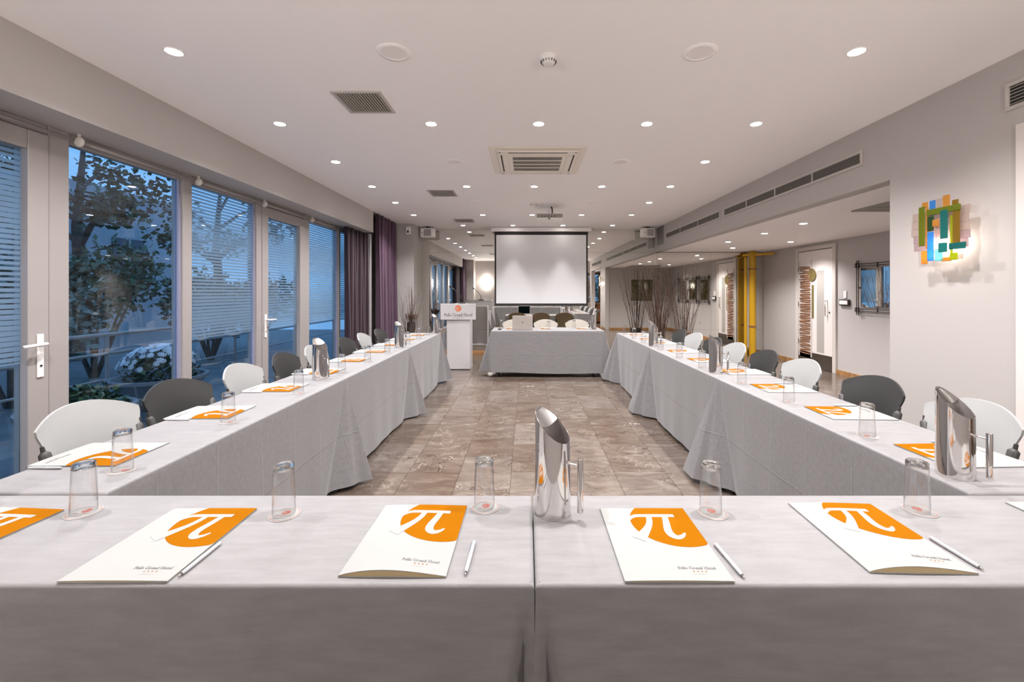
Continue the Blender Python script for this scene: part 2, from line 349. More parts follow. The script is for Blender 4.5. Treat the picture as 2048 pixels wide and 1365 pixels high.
# ------------------------------------------------------------------ mesh helpers
class MB:
    def __init__(s):
        s.v = []; s.f = []; s.m = []; s.mi = 0
    def add(s, vs, fs):
        o = len(s.v); s.v += [tuple(v) for v in vs]
        s.f += [tuple(i + o for i in f) for f in fs]; s.m += [s.mi] * len(fs)
        return s
    def box(s, x0, x1, y0, y1, z0, z1, mat=None):
        vs = [(x, y, z) for z in (z0, z1) for y in (y0, y1) for x in (x0, x1)]
        if mat is not None: vs = [mat @ Vector(v) for v in vs]
        return s.add(vs, [(0, 2, 3, 1), (4, 5, 7, 6), (0, 1, 5, 4), (2, 6, 7, 3), (0, 4, 6, 2), (1, 3, 7, 5)])
    def bbox(s, x0, x1, y0, y1, z0, z1, b=0.004, mat=None):
        # box with chamfered edges: 24 verts
        vs = []; 
        import itertools
        X = (x0, x1); Y = (y0, y1); Z = (z0, z1); idx = {}
        for i, j, k in itertools.product((0, 1), repeat=3):
            sx = b if i == 0 else -b; sy = b if j == 0 else -b; sz = b if k == 0 else -b
            for a in range(3):
                p = [X[i] + sx, Y[j] + sy, Z[k] + sz]
                p[a] = (X[i], Y[j], Z[k])[a]
                idx[(i, j, k, a)] = len(vs); vs.append(Vector(p) if mat is None else mat @ Vector(p))
        fs = []
        for a in range(3):
            o1, o2 = [q for q in range(3) if q != a]
            for e in (0, 1):
                q = []
                for (u, w) in ((0, 0), (1, 0), (1, 1), (0, 1)):
                    c = [0, 0, 0]; c[a] = e; c[o1] = u; c[o2] = w
                    q.append(idx[(*c, a)])
                if (e == 0) != (a == 1): q.reverse()
                fs.append(q)
        for a in range(3):        # edges along axis a
            o1, o2 = [q for q in range(3) if q != a]
            for u in (0, 1):
                for w in (0, 1):
                    c0 = [0, 0, 0]; c0[o1] = u; c0[o2] = w; c1 = list(c0); c1[a] = 1
                    q = [idx[(*c0, o1)], idx[(*c1, o1)], idx[(*c1, o2)], idx[(*c0, o2)]]
                    fs.append(q)
        for i, j, k in itertools.product((0, 1), repeat=3):
            fs.append([idx[(i, j, k, 0)], idx[(i, j, k, 1)], idx[(i, j, k, 2)]])
        return s.add(vs, fs)
    def tube(s, pts, r, n=8, caps=True):
        pts = [Vector(p) for p in pts]; rs = r if isinstance(r, (list, tuple)) else [r] * len(pts)
        vs = []; prev = None
        for i, p in enumerate(pts):
            t = (pts[min(i + 1, len(pts) - 1)] - pts[max(i - 1, 0)]).normalized()
            if prev is None:
                a = t.orthogonal().normalized()
            else:
                a = (prev - t * prev.dot(t)).normalized()
            prev = a; b = t.cross(a)
            vs += [p + (a * math.cos(2 * PI * k / n) + b * math.sin(2 * PI * k / n)) * rs[i] for k in range(n)]
        fs = []
        for i in range(len(pts) - 1):
            for k in range(n):
                fs.append((i * n + k, i * n + (k + 1) % n, (i + 1) * n + (k + 1) % n, (i + 1) * n + k))
        if caps:
            fs.append(tuple(range(n - 1, -1, -1))); fs.append(tuple((len(pts) - 1) * n + k for k in range(n)))
        return s.add(vs, fs)
    def lathe(s, prof, n=32, c=(0, 0, 0), close=False):
        vs = [(c[0] + r * math.cos(2 * PI * k / n), c[1] + r * math.sin(2 * PI * k / n), c[2] + z) for r, z in prof for k in range(n)]
        fs = []
        m = len(prof)
        for i in range(m - 1 + (1 if close else 0)):
            j = (i + 1) % m
            for k in range(n):
                fs.append((i * n + k, i * n + (k + 1) % n, j * n + (k + 1) % n, j * n + k))
        if not close:
            if prof[0][0] > 1e-6: fs.append(tuple(range(n - 1, -1, -1)))
            if prof[-1][0] > 1e-6: fs.append(tuple((m - 1) * n + k for k in range(n)))
        return s.add(vs, fs)
    def grid(s, nu, nv, fn, closed_u=False):
        vs = [fn(i, j) for j in range(nv) for i in range(nu)]
        fs = []
        for j in range(nv - 1):
            for i in range(nu if closed_u else nu - 1):
                k = (i + 1) % nu
                fs.append((j * nu + i, j * nu + k, (j + 1) * nu + k, (j + 1) * nu + i))
        return s.add(vs, fs)
    def prism(s, poly, z0, z1, ax=2):
        n = len(poly)
        def P(p, z):
            return {2: (p[0], p[1], z), 1: (p[0], z, p[1]), 0: (z, p[0], p[1])}[ax]
        vs = [P(p, z0) for p in poly] + [P(p, z1) for p in poly]
        fs = [tuple(range(n - 1, -1, -1)), tuple(range(n, 2 * n))] + [(i, (i + 1) % n, n + (i + 1) % n, n + i) for i in range(n)]
        return s.add(vs, fs)
    def ribbon(s, pts, w, fz):
        # flat stroke in a 2-D plane; fz maps (x, y) to a 3-D point
        P = [Vector((p[0], p[1])) for p in pts]; W = w if isinstance(w, (list, tuple)) else [w] * len(P)
        vs = []
        for i, p in enumerate(P):
            t = (P[min(i + 1, len(P) - 1)] - P[max(i - 1, 0)])
            t = t.normalized() if t.length > 1e-9 else Vector((1, 0))
            nrm = Vector((-t.y, t.x)) * W[i] / 2
            vs += [fz(*(p + nrm)), fz(*(p - nrm))]
        return s.add(vs, [(2 * i + 1, 2 * i + 3, 2 * i + 2, 2 * i) for i in range(len(P) - 1)])
    def mesh(s, name, mats, smooth=False, angle=None):
        me = bpy.data.meshes.new(name)
        me.from_pydata([tuple(v) for v in s.v], [], s.f)
        mats = mats if isinstance(mats, (list, tuple)) else [mats]
        for m in mats: me.materials.append(MATS[m])
        if len(mats) > 1: me.polygons.foreach_set('material_index', s.m)
        if smooth:
            me.polygons.foreach_set('use_smooth', [True] * len(me.polygons))
            if angle: me.set_sharp_from_angle(angle=R(angle))
        me.update()
        return me
    def build(s, name, mats, parent=None, smooth=False, angle=None, loc=None, rot=None):
        return put(name, s.mesh(name, mats, smooth, angle), parent, loc, rot)
def put(name, me, parent=None, loc=None, rot=None):
    o = bpy.data.objects.new(name, me); COL.objects.link(o)
    o.parent = parent
    if loc: o.location = loc
    if rot: o.rotation_euler = rot
    return o
def tag(o, label=None, cat=None, group=None, kind=None):
    if label: o['label'] = label
    if cat: o['category'] = cat
    if group: o['group'] = group
    if kind: o['kind'] = kind
    return o
def thing(name, label, cat, loc=(0, 0, 0), rz=0.0, group=None, kind=None):
    o = bpy.data.objects.new(name, None); COL.objects.link(o)
    o.empty_display_size = 0.05
    o.location = loc; o.rotation_euler = (0, 0, rz)
    return tag(o, label, cat, group, kind)
def dup(root, loc, rz, label, parent=None):
    r = root.copy(); COL.objects.link(r); r.location = loc; r.rotation_euler = (0, 0, rz)
    if label: r['label'] = label
    for ch in KIDS[root.name]:
        c = ch.copy(); COL.objects.link(c); c.parent = r
        for g in KIDS.get(ch.name, []):
            d = g.copy(); COL.objects.link(d); d.parent = c
    return r
KIDS = {}
def seal(root):
    allo = [o for o in COL.objects if o.parent is not None]
    KIDS[root.name] = [o for o in allo if o.parent == root]
    for c in KIDS[root.name]:
        KIDS[c.name] = [o for o in allo if o.parent == c]
    return root
ORD = ['first', 'second', 'third', 'fourth', 'fifth', 'sixth', 'seventh', 'eighth', 'ninth', 'tenth']

# ------------------------------------------------------------------ lettering
T_, t_ = 0.115, 0.045
def arc(cx, cy, rx, ry, a0, a1, n=14):
    return [(cx + rx * math.cos(R(a0 + (a1 - a0) * i / n)), cy + ry * math.sin(R(a0 + (a1 - a0) * i / n))) for i in range(n + 1)]
def arcw(a0, a1, n=14, thick=T_, thin=t_):
    return [thin + (thick - thin) * abs(math.cos(R(a0 + (a1 - a0) * i / n))) for i in range(n + 1)]
def serif(x, y, w=0.26): return ([(x - w / 2, y), (x + w / 2, y)], t_)
def stem(x, y0, y1): return ([(x, y0), (x, y1)], T_)
GLY = {
 'P': (0.54, [stem(.14, 0, .7), serif(.14, .02), ([(.01, .68), (.27, .68)], t_), ([(.14, .34), (.27, .34)], t_), (arc(.27, .51, .19, .17, 90, -90), arcw(90, -90))]),
 'o': (0.50, [(arc(.25, .225, .18, .21, 0, 360, 24), arcw(0, 360, 24))]),
 'l': (0.27, [stem(.14, 0, .72), serif(.14, .02, .24), ([(.03, .70), (.14, .70)], t_)]),
 'i': (0.27, [stem(.14, 0, .45), serif(.14, .02, .24), ([(.04, .43), (.14, .43)], t_), ([(.08, .61), (.20, .61)], .12)]),
 's': (0.41, [([(.34, .33), (.30, .41), (.20, .435), (.10, .39), (.09, .31), (.19, .245), (.30, .18), (.32, .09), (.22, .015), (.11, .03), (.06, .12)], [t_, t_, t_, .07, .09, .11, .09, .08, t_, t_, t_])]),
 'G': (0.76, [(arc(.36, .35, .29, .33, 38, 318, 24), arcw(38, 318, 24)), stem(.60, .06, .31), serif(.60, .31, .24), ([(.59, .70), (.61, .50)], t_)]),
 'r': (0.38, [stem(.14, 0, .45), serif(.14, .02, .24), ([(.03, .43), (.14, .43)], t_), ([(.14, .30), (.21, .40), (.29, .42), (.34, .38)], [t_, t_, .08, .11])]),
 'a': (0.47, [([(.34, .34), (.34, .05), (.43, .02)], [T_, T_, t_]), ([(.07, .34), (.13, .42), (.24, .435), (.32, .40), (.34, .32)], [.1, t_, t_, .08, T_]), ([(.33, .26), (.18, .22), (.09, .13), (.12, .04), (.21, .015), (.33, .09)], [t_, t_, .1, .08, t_, t_])]),
 'n': (0.54, [stem(.14, 0, .45), serif(.14, .02, .24), ([(.03, .43), (.14, .43)], t_), ([(.14, .32), (.23, .42), (.33, .42), (.40, .33), (.40, 0)], [t_, t_, .07, T_, T_]), serif(.40, .02, .24)]),
 'd': (0.53, [(arc(.23, .22, .16, .2, 0, 360, 24), arcw(0, 360, 24)), stem(.40, 0, .72), ([(.29, .70), (.40, .70)], t_), ([(.40, .02), (.50, .02)], t_)]),
 'H': (0.78, [stem(.15, 0, .7), stem(.61, 0, .7), ([(.15, .36), (.61, .36)], t_), serif(.15, .02), serif(.61, .02), serif(.15, .68), serif(.61, .68)]),
 't': (0.35, [([(.16, .58), (.16, .08), (.21, .02), (.31, .05)], [t_, T_, .08, t_]), ([(.03, .43), (.30, .43)], t_)]),
 'e': (0.46, [(arc(.24, .22, .17, .205, 5, 325, 22), arcw(5, 325, 22)), ([(.08, .25), (.40, .25)], t_)]),
 'A': (0.66, [([(.05, 0), (.31, .7)], t_), ([(.31, .7), (.57, 0)], T_), ([(.15, .24), (.47, .24)], t_)]),
 'T': (0.62, [stem(.31, 0, .7), ([(.04, .67), (.58, .67)], t_)]),
 'E': (0.56, [stem(.13, 0, .7), ([(.07, .67), (.48, .67)], t_), ([(.13, .36), (.40, .36)], t_), ([(.07, .03), (.50, .03)], t_)]),
 'N': (0.70, [([(.11, 0), (.11, .7)], t_), ([(.11, .68), (.57, .02)], T_), ([(.57, 0), (.57, .7)], t_)]),
 'S': (0.50, [([(.42, .55), (.34, .66), (.22, .68), (.11, .58), (.13, .46), (.25, .37), (.38, .28), (.41, .14), (.29, .03), (.15, .04), (.07, .16)], [t_, t_, t_, .08, .1, .12, .1, .08, t_, t_, t_])]),
 ' ': (0.30, []),
}
def text_width(txt, sp=0.0): return sum(GLY[c][0] + sp for c in txt)
def text(mb, txt, x, y, size, fz, sp=0.0, width=None):
    sx = size if width is None else width / text_width(txt, sp)
    cx = x
    for c in txt:
        adv, st = GLY[c]
        for pts, w in st:
            sc = (sx + size) / 2
            ww = [q * sc for q in w] if isinstance(w, list) else w * sc
            mb.ribbon([(cx + p[0] * sx, y + p[1] * size) for p in pts], ww, fz)
        cx += (adv + sp) * sx
PI_STROKES = [  # in a unit disc, the sign of the emblem
    ([(-1.02, .12), (-.93, .28), (-.78, .345), (.62, .345)], [.10, .13, .14, .14]),
    ([(-.40, .30), (-.44, .02), (-.58, -.32), (-.86, -.66)], [.13, .15, .19, .30]),
    ([(.10, .30), (.00, -.10), (-.06, -.40), (-.01, -.60), (.14, -.70), (.30, -.64), (.44, -.50)], [.13, .15, .17, .18, .17, .12, .07]),
]

# ------------------------------------------------------------------ the room
RX, LX, BX = 2.84, -2.64, -2.95          # right wall, left bulkhead, window plane
Y0, Y1 = -0.40, 9.50                     # wall behind the camera, mirror wall
CZ, AZ = 2.76, 2.25                      # main ceiling, alcove ceiling
AX = 5.20                                # alcove side wall

def struct(name, mb, mat, smooth=False):
    return tag(mb.build(name, mat, None, smooth), kind='structure')

# floor: joint bed plus marble tiles
floor = struct('floor', MB().box(BX - 0.10, AX + 0.1, Y0 - 0.1, Y1 + 0.1, -0.08, -0.006), 'tile_joint')
TW, TL = 0.392, 0.60
tile_me = MB().bbox(-TW / 2 + 0.0012, TW / 2 - 0.0012, -TL / 2 + 0.0012, TL / 2 - 0.0012, -0.006, 0.0, 0.001).mesh('tile', 'marble_tile')
spots = []
nx = int(8.4 / TW)
for i in range(nx):
    sh = random.choice((0.0, 0.2, 0.3, 0.4))
    x = -2.86 + TW / 2 + i * TW
    for j in range(18):
        y = Y0 - 0.5 + sh + TL / 2 + j * TL
        if y - TL / 2 > Y1 or x - TW / 2 > AX: continue
        spots.append((x, y))
def tile_rank(p):
    x, y = p
    if y < 0.9: return 50 + abs(x)
    s = math.hypot(x, y)
    if 1.4 < abs(x) < 1.75: s += 14
    if x < -1.75: s += 20
    if x > 1.75 and y < 3.2: s += 20
    return s
spots.sort(key=tile_rank)
rest = MB()
for k, (x, y) in enumerate(spots):
    if k < 300:
        put('tile', tile_me, floor, (x, y, 0))
    else:
        rest.bbox(x - TW / 2 + 0.0012, x + TW / 2 - 0.0012, y - TL / 2 + 0.0012, y + TL / 2 - 0.0012, -0.006, 0, 0.001)
tag(rest.build('outlying_tiles', 'marble_tile', floor), kind='stuff')

struct('ceiling', MB().box(LX, RX + 0.2, Y0 - 0.1, Y1 + 0.1, CZ, CZ + 0.1), 'ceiling_paint')
# left bulkhead over the windows and the ceiling strip above the long curtain
struct('wall_left', MB().box(BX - 0.15, LX, 1.15, 7.45, 2.395, CZ + 0.1).box(BX - 0.15, LX, 7.45, Y1 + 0.1, CZ, CZ + 0.1)
       .box(BX - 0.15, LX, Y0 - 0.1, 1.15, CZ, CZ + 0.1)
       .box(BX - 0.15, BX - 0.03, 7.62, Y1 + 0.1, 0, CZ).box(BX - 0.15, BX - 0.03, Y0 - 0.1, 1.32, 0, CZ)
       .box(BX - 0.15, BX - 0.03, 7.45, 7.62, 2.395, CZ).box(BX - 0.15, BX - 0.03, 1.15, 1.32, 2.395, CZ), 'wall_paint')
struct('trim_11', MB().box(BX - 0.03, -2.74, 7.60, 7.655, 0, 2.395), 'wall_paint')              # pilaster between the curtains
struct('trim_1', MB().box(BX - 0.03, -2.29, 8.80, Y1, 0, CZ), 'wall_paint')                 # pillar beside the mirror
struct('trim_2', MB().box(BX - 0.03, -2.29, Y0, 0.25, 0, CZ), 'wall_paint')                 # its twin by the near wall
struct('wall_front', MB().box(BX - 0.15, 2.72, Y0 - 0.12, Y0, 0, CZ).box(4.30, AX + 0.1, Y0 - 0.12, Y0, 0, CZ)
       .box(2.72, 4.30, Y0 - 0.12, Y0, 0, 0.90).box(2.72, 4.30, Y0 - 0.12, Y0, 2.22, CZ), 'wall_paint')
# right: wall between alcove and side opening, beam with ducts, alcove
struct('wall_right', MB().box(RX, RX + 0.14, 2.50, 3.38, 0, AZ).box(RX, RX + 0.14, 2.50, Y1 + 0.1, AZ, CZ)
       .box(RX, RX + 0.14, Y0, 2.50, 2.30, CZ)
       .box(RX, RX + 0.14, Y0, 0.10, 0, 2.30), 'wall_paint')
struct('wall_alcove', MB().box(AX, AX + 0.1, Y0 - 0.1, Y1 + 0.1, 0, AZ + 0.1).box(RX + 0.14, AX, 3.20, 3.34, 0, AZ), 'wall_paint')
struct('ceiling_alcove', MB().box(RX + 0.14, AX + 0.1, Y0 - 0.1, Y1 + 0.1, AZ, AZ + 0.12), 'ceiling_paint')
struct('baseboard_alcove', MB().box(AX - 0.015, AX, 3.34, 7.26, 0, 0.075).box(AX - 0.015, AX, 8.35, Y1, 0, 0.075)
       .box(RX + 0.14, AX - 0.015, 3.34, 3.355, 0, 0.075), 'wood_trim')
struct('baseboard_right', MB().box(RX - 0.012, RX, 2.55, 3.38, 0, 0.075), 'wood_trim')
struct('trim_3', MB().box(RX - 0.012, RX + 0.15, 2.44, 2.50, 0, 2.34).box(RX - 0.012, RX + 0.15, 0.10, 0.16, 0, 2.34)
       .box(RX - 0.012, RX + 0.15, 0.16, 2.44, 2.28, 2.34), 'door_white')          # casing of the side opening

# mirror wall in panels on a wooden plinth
mw = struct('wall_back', MB().box(-2.95, AX + 0.1, Y1 + 0.008, Y1 + 0.1, 0, CZ), 'dark_void')
g = 0.0012
for (za, zb) in ((0.09, 0.54), (0.54, 2.24), (2.24, CZ)):
    xs = [-2.29, -0.55, 1.15, 2.86] + ([4.05, AX] if zb < CZ else [])
    for a, b in zip(xs, xs[1:]):
        MB().box(a + g, b - g, Y1, Y1 + 0.006, za + g, zb - g).build('mirror_panel', 'mirror', mw)
struct('baseboard_back', MB().bbox(-2.29, AX, Y1 - 0.02, Y1 + 0.008, 0, 0.085, 0.004), 'wood_trim')

# ------------------------------------------------------------------ windows and glazed doors on the left
def pane(parent, y0, y1, z0, z1, film, x=BX - 0.03):
    MB().box(x - 0.006, x, y0, y1, z0, z1).build('pane', 'window_glass', parent)
    if film:
        MB().add([(x + 0.004, y0, 0.95), (x + 0.004, y1, 0.95), (x + 0.004, y1, z1), (x + 0.004, y0, z1)], [(0, 1, 2, 3)]).build('striped_film', 'striped_film', parent)
def win(n, y0, y1, film):
    w = thing('window_%d' % n, None, None, (0, 0, 0), kind='structure')
    MB().bbox(BX - 0.07, BX, y0, y1, 2.33, 2.395).build('top_rail', 'frame_white', w)
    MB().bbox(BX - 0.07, BX, y0, y1, 0.0, 0.09).build('bottom_rail', 'frame_white', w)
    MB().box(BX - 0.045, BX - 0.036, y0, y1, 0.09, 2.33).v and None
    MB().box(BX - 0.05, BX - 0.012, y1 - 0.018, y1, 0.09, 2.33).build('glazing_bead', 'frame_grey', w)
    pane(w, y0, y1 - 0.018, 0.09, 2.33, film)
    return w
def post(n, y0, y1):
    tag(MB().bbox(BX - 0.09, BX + 0.012, y0, y1, 0, 2.395).build('trim_%d' % n, 'frame_white'), kind='structure')
def gdoor(n, y0, y1, hinge_far):
    d = thing('door_%d' % n, None, None, (0, 0, 0), kind='structure')
    MB().bbox(BX - 0.09, BX + 0.005, y0, y1, 2.34, 2.395).build('head', 'frame_white', d)
    MB().bbox(BX - 0.07, BX + 0.018, y0 + 0.004, y0 + 0.115, 0.015, 2.335).build('stile', 'frame_white', d)
    MB().bbox(BX - 0.07, BX + 0.018, y1 - 0.115, y1 - 0.004, 0.015, 2.335).build('stile', 'frame_white', d)
    MB().bbox(BX - 0.07, BX + 0.016, y0 + 0.115, y1 - 0.115, 2.22, 2.335).build('top_rail', 'frame_white', d)
    MB().bbox(BX - 0.07, BX + 0.016, y0 + 0.115, y1 - 0.115, 0.015, 0.20).build('bottom_rail', 'frame_white', d)
    pane(d, y0 + 0.115, y1 - 0.115, 0.20, 2.22, True)
    yh = (y1 - 0.055) if hinge_far else (y0 + 0.055)
    s = -1 if hinge_far else 1
    h = MB().bbox(BX + 0.018, BX + 0.026, yh - 0.018, yh + 0.018, 0.86, 1.12, 0.003).build('handle_plate', 'plastic_white', d)
    MB().tube([(BX + 0.02, yh, 1.06), (BX + 0.062, yh, 1.06), (BX + 0.068, yh + s * 0.012, 1.06), (BX + 0.068, yh + s * 0.125, 1.056)], [0.010, 0.010, 0.011, 0.009], 10).build('lever', 'plastic_white', h, True)
    MB().lathe([(0.006, 0), (0.006, 0.004)], 10).build('keyhole', 'black_plastic', h, loc=(BX + 0.026, yh, 0.93), rot=(0, R(90), 0))
    return d
post(4, 1.32, 1.56)
gdoor(1, 1.56, 2.66, True)
post(5, 2.66, 2.78)
win(1, 2.78, 3.70, False)
post(6, 3.70, 3.80)
win(2, 3.80, 4.71, True)
post(7, 4.71, 4.80)
gdoor(2, 4.80, 5.72, False)
post(8, 5.72, 5.85)
win(3, 5.85, 6.77, True)
post(9, 6.77, 6.83)
win(4, 6.83, 7.60, True)
post(10, 7.60, 7.66)
# rolled-up blinds under the soffit: end bracket, thin tube
blabel = ['above the near glazed door', 'above the clear window pane', 'above the wide striped pane', 'above the far glazed door', 'above the pane next to the curtain']
for k, (a, b) in enumerate(((1.62, 2.72), (2.80, 3.72), (3.82, 4.74), (4.78, 5.76), (5.84, 6.80))):
    t = thing('blind_roller', 'slim white blind roller with round end bracket ' + blabel[k], 'blind', (BX + 0.055, a, 2.345), 0, 'blind rollers over the windows')
    MB().tube([(0, 0.02, 0), (0, b - a, 0)], 0.011, 8).build('tube', 'frame_white', t, True)
    MB().lathe([(0.0, -0.008), (0.03, -0.008), (0.034, 0), (0.03, 0.008), (0.012, 0.014), (0, 0.014)], 18).build('bracket', 'plastic_ivory', t, True, rot=(R(90), 0, 0))
    MB().box(-0.008, 0.008, -0.004, 0.004, 0.02, 0.052).build('bracket_arm', 'plastic_ivory', t)

# ------------------------------------------------------------------ curtains
def curtain(name, label, x, y0, y1, z1, mat, folds, amp, lean=0.0):
    nu, nv = folds * 8 + 1, 10
    def fn(i, j):
        u = i / (nu - 1); t = j / (nv - 1)
        z = 0.03 + (z1 - 0.03) * t
        a = amp * (1.0 - 0.45 * t)
        ph = u * folds * 2 * PI
        return (x + a * math.cos(ph) + 0.012 * math.sin(ph * 0.37 + 3 * t), y0 + (y1 - y0) * u + 0.014 * math.sin(2 * ph) + lean * (1 - t) * u, z)
    mb = MB().grid(nu, nv, fn)
    o = mb.build(name, mat, None, True)
    md = o.modifiers.new('thickness', 'SOLIDIFY'); md.thickness = 0.004
    tag(o, label, 'curtain', 'purple curtains')
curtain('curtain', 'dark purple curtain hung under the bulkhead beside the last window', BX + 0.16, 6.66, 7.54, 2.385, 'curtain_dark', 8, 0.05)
curtain('curtain', 'long purple curtain hung from the ceiling beside the pillar', BX + 0.30, 7.66, 8.74, CZ - 0.005, 'curtain_purple', 9, 0.06)
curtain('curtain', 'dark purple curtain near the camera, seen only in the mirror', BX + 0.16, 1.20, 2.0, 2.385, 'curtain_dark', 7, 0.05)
curtain('curtain', 'long purple curtain near the camera, seen only in the mirror', BX + 0.30, 0.32, 1.08, CZ - 0.005, 'curtain_purple', 7, 0.06)

# ------------------------------------------------------------------ ceiling fittings
def downlight_proto(narrow=False):
    t = thing('downlight', '', 'downlight', (0, 0, 0), 0, 'recessed ceiling downlights')
    MB().lathe([(0.040, 0.0), (0.043, -0.004), (0.050, -0.004), (0.053, 0.0)], 28, close=True).build('trim_ring', 'plastic_white', t, True, 40)
    MB().lathe([(0.0, 0.0), (0.041, 0.0), (0.041, 0.004), (0, 0.004)], 24).build('lamp_face', 'lamp_face', t, loc=(0, 0, -0.0045))
    ld = bpy.data.lights.new('lamp_beam', 'SPOT')
    ld.energy = SPOT_W; ld.color = LAMP_COL; ld.spot_size = R(132); ld.spot_blend = 1.0; ld.shadow_soft_size = 0.035
    if narrow: ld.energy = BEAM_W; ld.spot_size = R(48); ld.spot_blend = 0.6
    l = bpy.data.objects.new('lamp_beam', ld); COL.objects.link(l); l.parent = t; l.location = (0, 0, -0.045)
    return seal(t)
DL = {}
def downlight(x, y, z, label, narrow=False):
    if narrow not in DL:
        DL[narrow] = downlight_proto(narrow)
        DL[narrow].location = (x, y, z - 0.0005); DL[narrow]['label'] = label
    else:
        dup(DL[narrow], (x, y, z - 0.0005), 0, label)
colname = {2: ['on the window side', 'on the side of the duct grilles'],
           5: ['at the window end', 'second from the windows', 'in the middle', 'second from the duct grilles', 'at the duct grille end'],
           4: ['at the window end', 'left of the screen middle', 'right of the screen middle', 'at the duct grille end']}
rows = [(1.47, 5), (2.49, 2), (3.56, 5), (4.60, 2), (5.68, 5), (6.70, 2), (7.78, 5), (9.00, 4)]
xcols = {2: (-2.03, 1.90), 5: (-2.03, -0.785, 0.10, 0.99, 1.89), 4: (-1.32, -0.28, 0.76, 1.79)}
for k, (y, n) in enumerate(rows):
    for i, x in enumerate(xcols[n]):
        where = 'above the camera, seen only in the mirror' if y < 2 else ('in the ceiling row just before the mirror wall' if n == 4 else 'in the %s visible ceiling row' % ORD[k - 1])
        downlight(x, y, CZ, 'downlight %s, %s' % (where, colname[n][i]), n == 4)
for i, (x, y, l) in enumerate(((3.54, 5.53, 'nearest one on the beam side'), (3.56, 6.47, 'second one on the beam side'), (4.62, 7.57, 'in front of the twig panel door'),
                               (3.53, 7.57, 'third one on the beam side'), (4.10, 8.60, 'closest to the mirror'), (4.62, 5.0, 'above the framed art panels'), (4.0, 1.4, 'unseen one added to light the side passage'))):  # last lamp is out of view, added as light for the passage
    downlight(x, y, AZ, 'downlight in the low alcove ceiling, ' + l)

def ceil_speaker(x, y, label):
    t = thing('ceiling_speaker', label, 'speaker', (x, y, CZ), 0, 'round flush ceiling speakers')
    MB().lathe([(0.072, 0), (0.074, -0.006), (0.096, -0.004), (0.10, 0)], 40, close=True).build('rim', 'rim_white', t, True, 40)
    MB().lathe([(0.0, -0.003), (0.074, -0.003), (0.074, 0), (0, 0)], 36).build('mesh_cover', 'speaker_mesh', t)
for y, w in ((2.50, 'nearest the camera'), (4.61, 'beside the air conditioner'), (6.70, 'near the projector')):
    ceil_speaker(-0.765, y, 'round white ceiling speaker %s, on the window side' % w)
    ceil_speaker(1.00, y, 'round white ceiling speaker %s, on the side of the duct grilles' % w)

def smoke(x, y, label):
    t = thing('smoke_detector', label, 'detector', (x, y, CZ), 0, 'smoke detectors')
    MB().lathe([(0.052, 0), (0.052, -0.010), (0.047, -0.016), (0.047, -0.026), (0.030, -0.044), (0.0, -0.046)], 30).build('body', 'plastic_white', t, True, 35)
    for k in range(16):
        a = 2 * PI * k / 16
        MB().box(-0.004, 0.004, -0.0015, 0.0015, -0.007, 0.007).build('slot', 'dark_void', t, loc=(0.0425 * math.cos(a), 0.0425 * math.sin(a), -0.031), rot=(0, R(40), a))
smoke(0.13, 2.55, 'round white smoke detector on the ceiling nearest the camera')
smoke(0.11, 6.72, 'small white smoke detector on the ceiling behind the projector')

def ceil_vent(x0, x1, y0, y1, label):
    t = thing('ceiling_vent', label, 'vent', ((x0 + x1) / 2, (y0 + y1) / 2, CZ), 0, 'square ceiling vents')
    w, d = (x1 - x0) / 2, (y1 - y0) / 2; f = 0.024
    MB().bbox(-w, w, -d, -d + f, -0.008, 0, 0.002).bbox(-w, w, d - f, d, -0.008, 0, 0.002).bbox(-w, -w + f, -d + f, d - f, -0.008, 0, 0.002).bbox(w - f, w, -d + f, d - f, -0.008, 0, 0.002).build('frame', 'vent_frame', t)
    MB().box(-w + f, w - f, -d + f, d - f, -0.001, 0).build('backing', 'dark_void', t)
    n = 15
    me = MB().box(-0.0022, 0.0022, -d + f, d - f, -0.0045, 0.0045).mesh('slat', 'slat_pale')
    for k in range(n):
        put('slat', me, t, (-w + f + (2 * w - 2 * f) * (k + 0.5) / n, 0, -0.006), (0, R(25), 0))
ceil_vent(-1.36, -1.01, 2.98, 3.34, 'square louvred ceiling vent nearest the camera')
ceil_vent(-1.36, -0.99, 5.87, 6.26, 'square louvred ceiling vent in the middle of the room')
ceil_vent(-1.40, -1.02, 8.20, 8.58, 'square louvred ceiling vent just before the mirror')

# air conditioning cassette
t = thing('ceiling_air_conditioner', 'square cream four way air conditioner cassette in the ceiling', 'air conditioner', (0.11, 4.58, CZ))
MB().bbox(-0.475, 0.475, -0.475, 0.475, -0.012, 0.0, 0.006).build('surround', 'cassette_white', t)
MB().bbox(-0.405, 0.405, -0.405, 0.405, -0.030, -0.012, 0.010).build('panel', 'cassette_white', t)
MB().box(-0.25, 0.25, -0.25, 0.25, -0.0315, -0.030).build('intake_backing', 'dark_void', t)
MB().bbox(-0.285, 0.285, -0.285, -0.25, -0.036, -0.030, .002).bbox(-0.285, 0.285, 0.25, 0.285, -0.036, -0.030, .002).bbox(-0.285, -0.25, -0.25, 0.25, -0.036, -0.030, .002).bbox(0.25, 0.285, -0.25, 0.25, -0.036, -0.030, .002).build('intake_frame', 'cassette_white', t)
me = MB().box(-0.25, 0.25, -0.008, 0.008, -0.037, -0.031).mesh('cross_bar', 'cassette_white')
for k in range(3): put('cross_bar', me, t, (0, -0.125 + 0.125 * k, 0))
mb = MB()
for k in range(56): mb.box(-0.247 + 0.494 * k / 55 - 0.0010, -0.247 + 0.494 * k / 55 + 0.0010, -0.25, 0.25, -0.036, -0.0315)
tag(mb.build('fine_bars', 'cassette_white', t), kind='stuff')
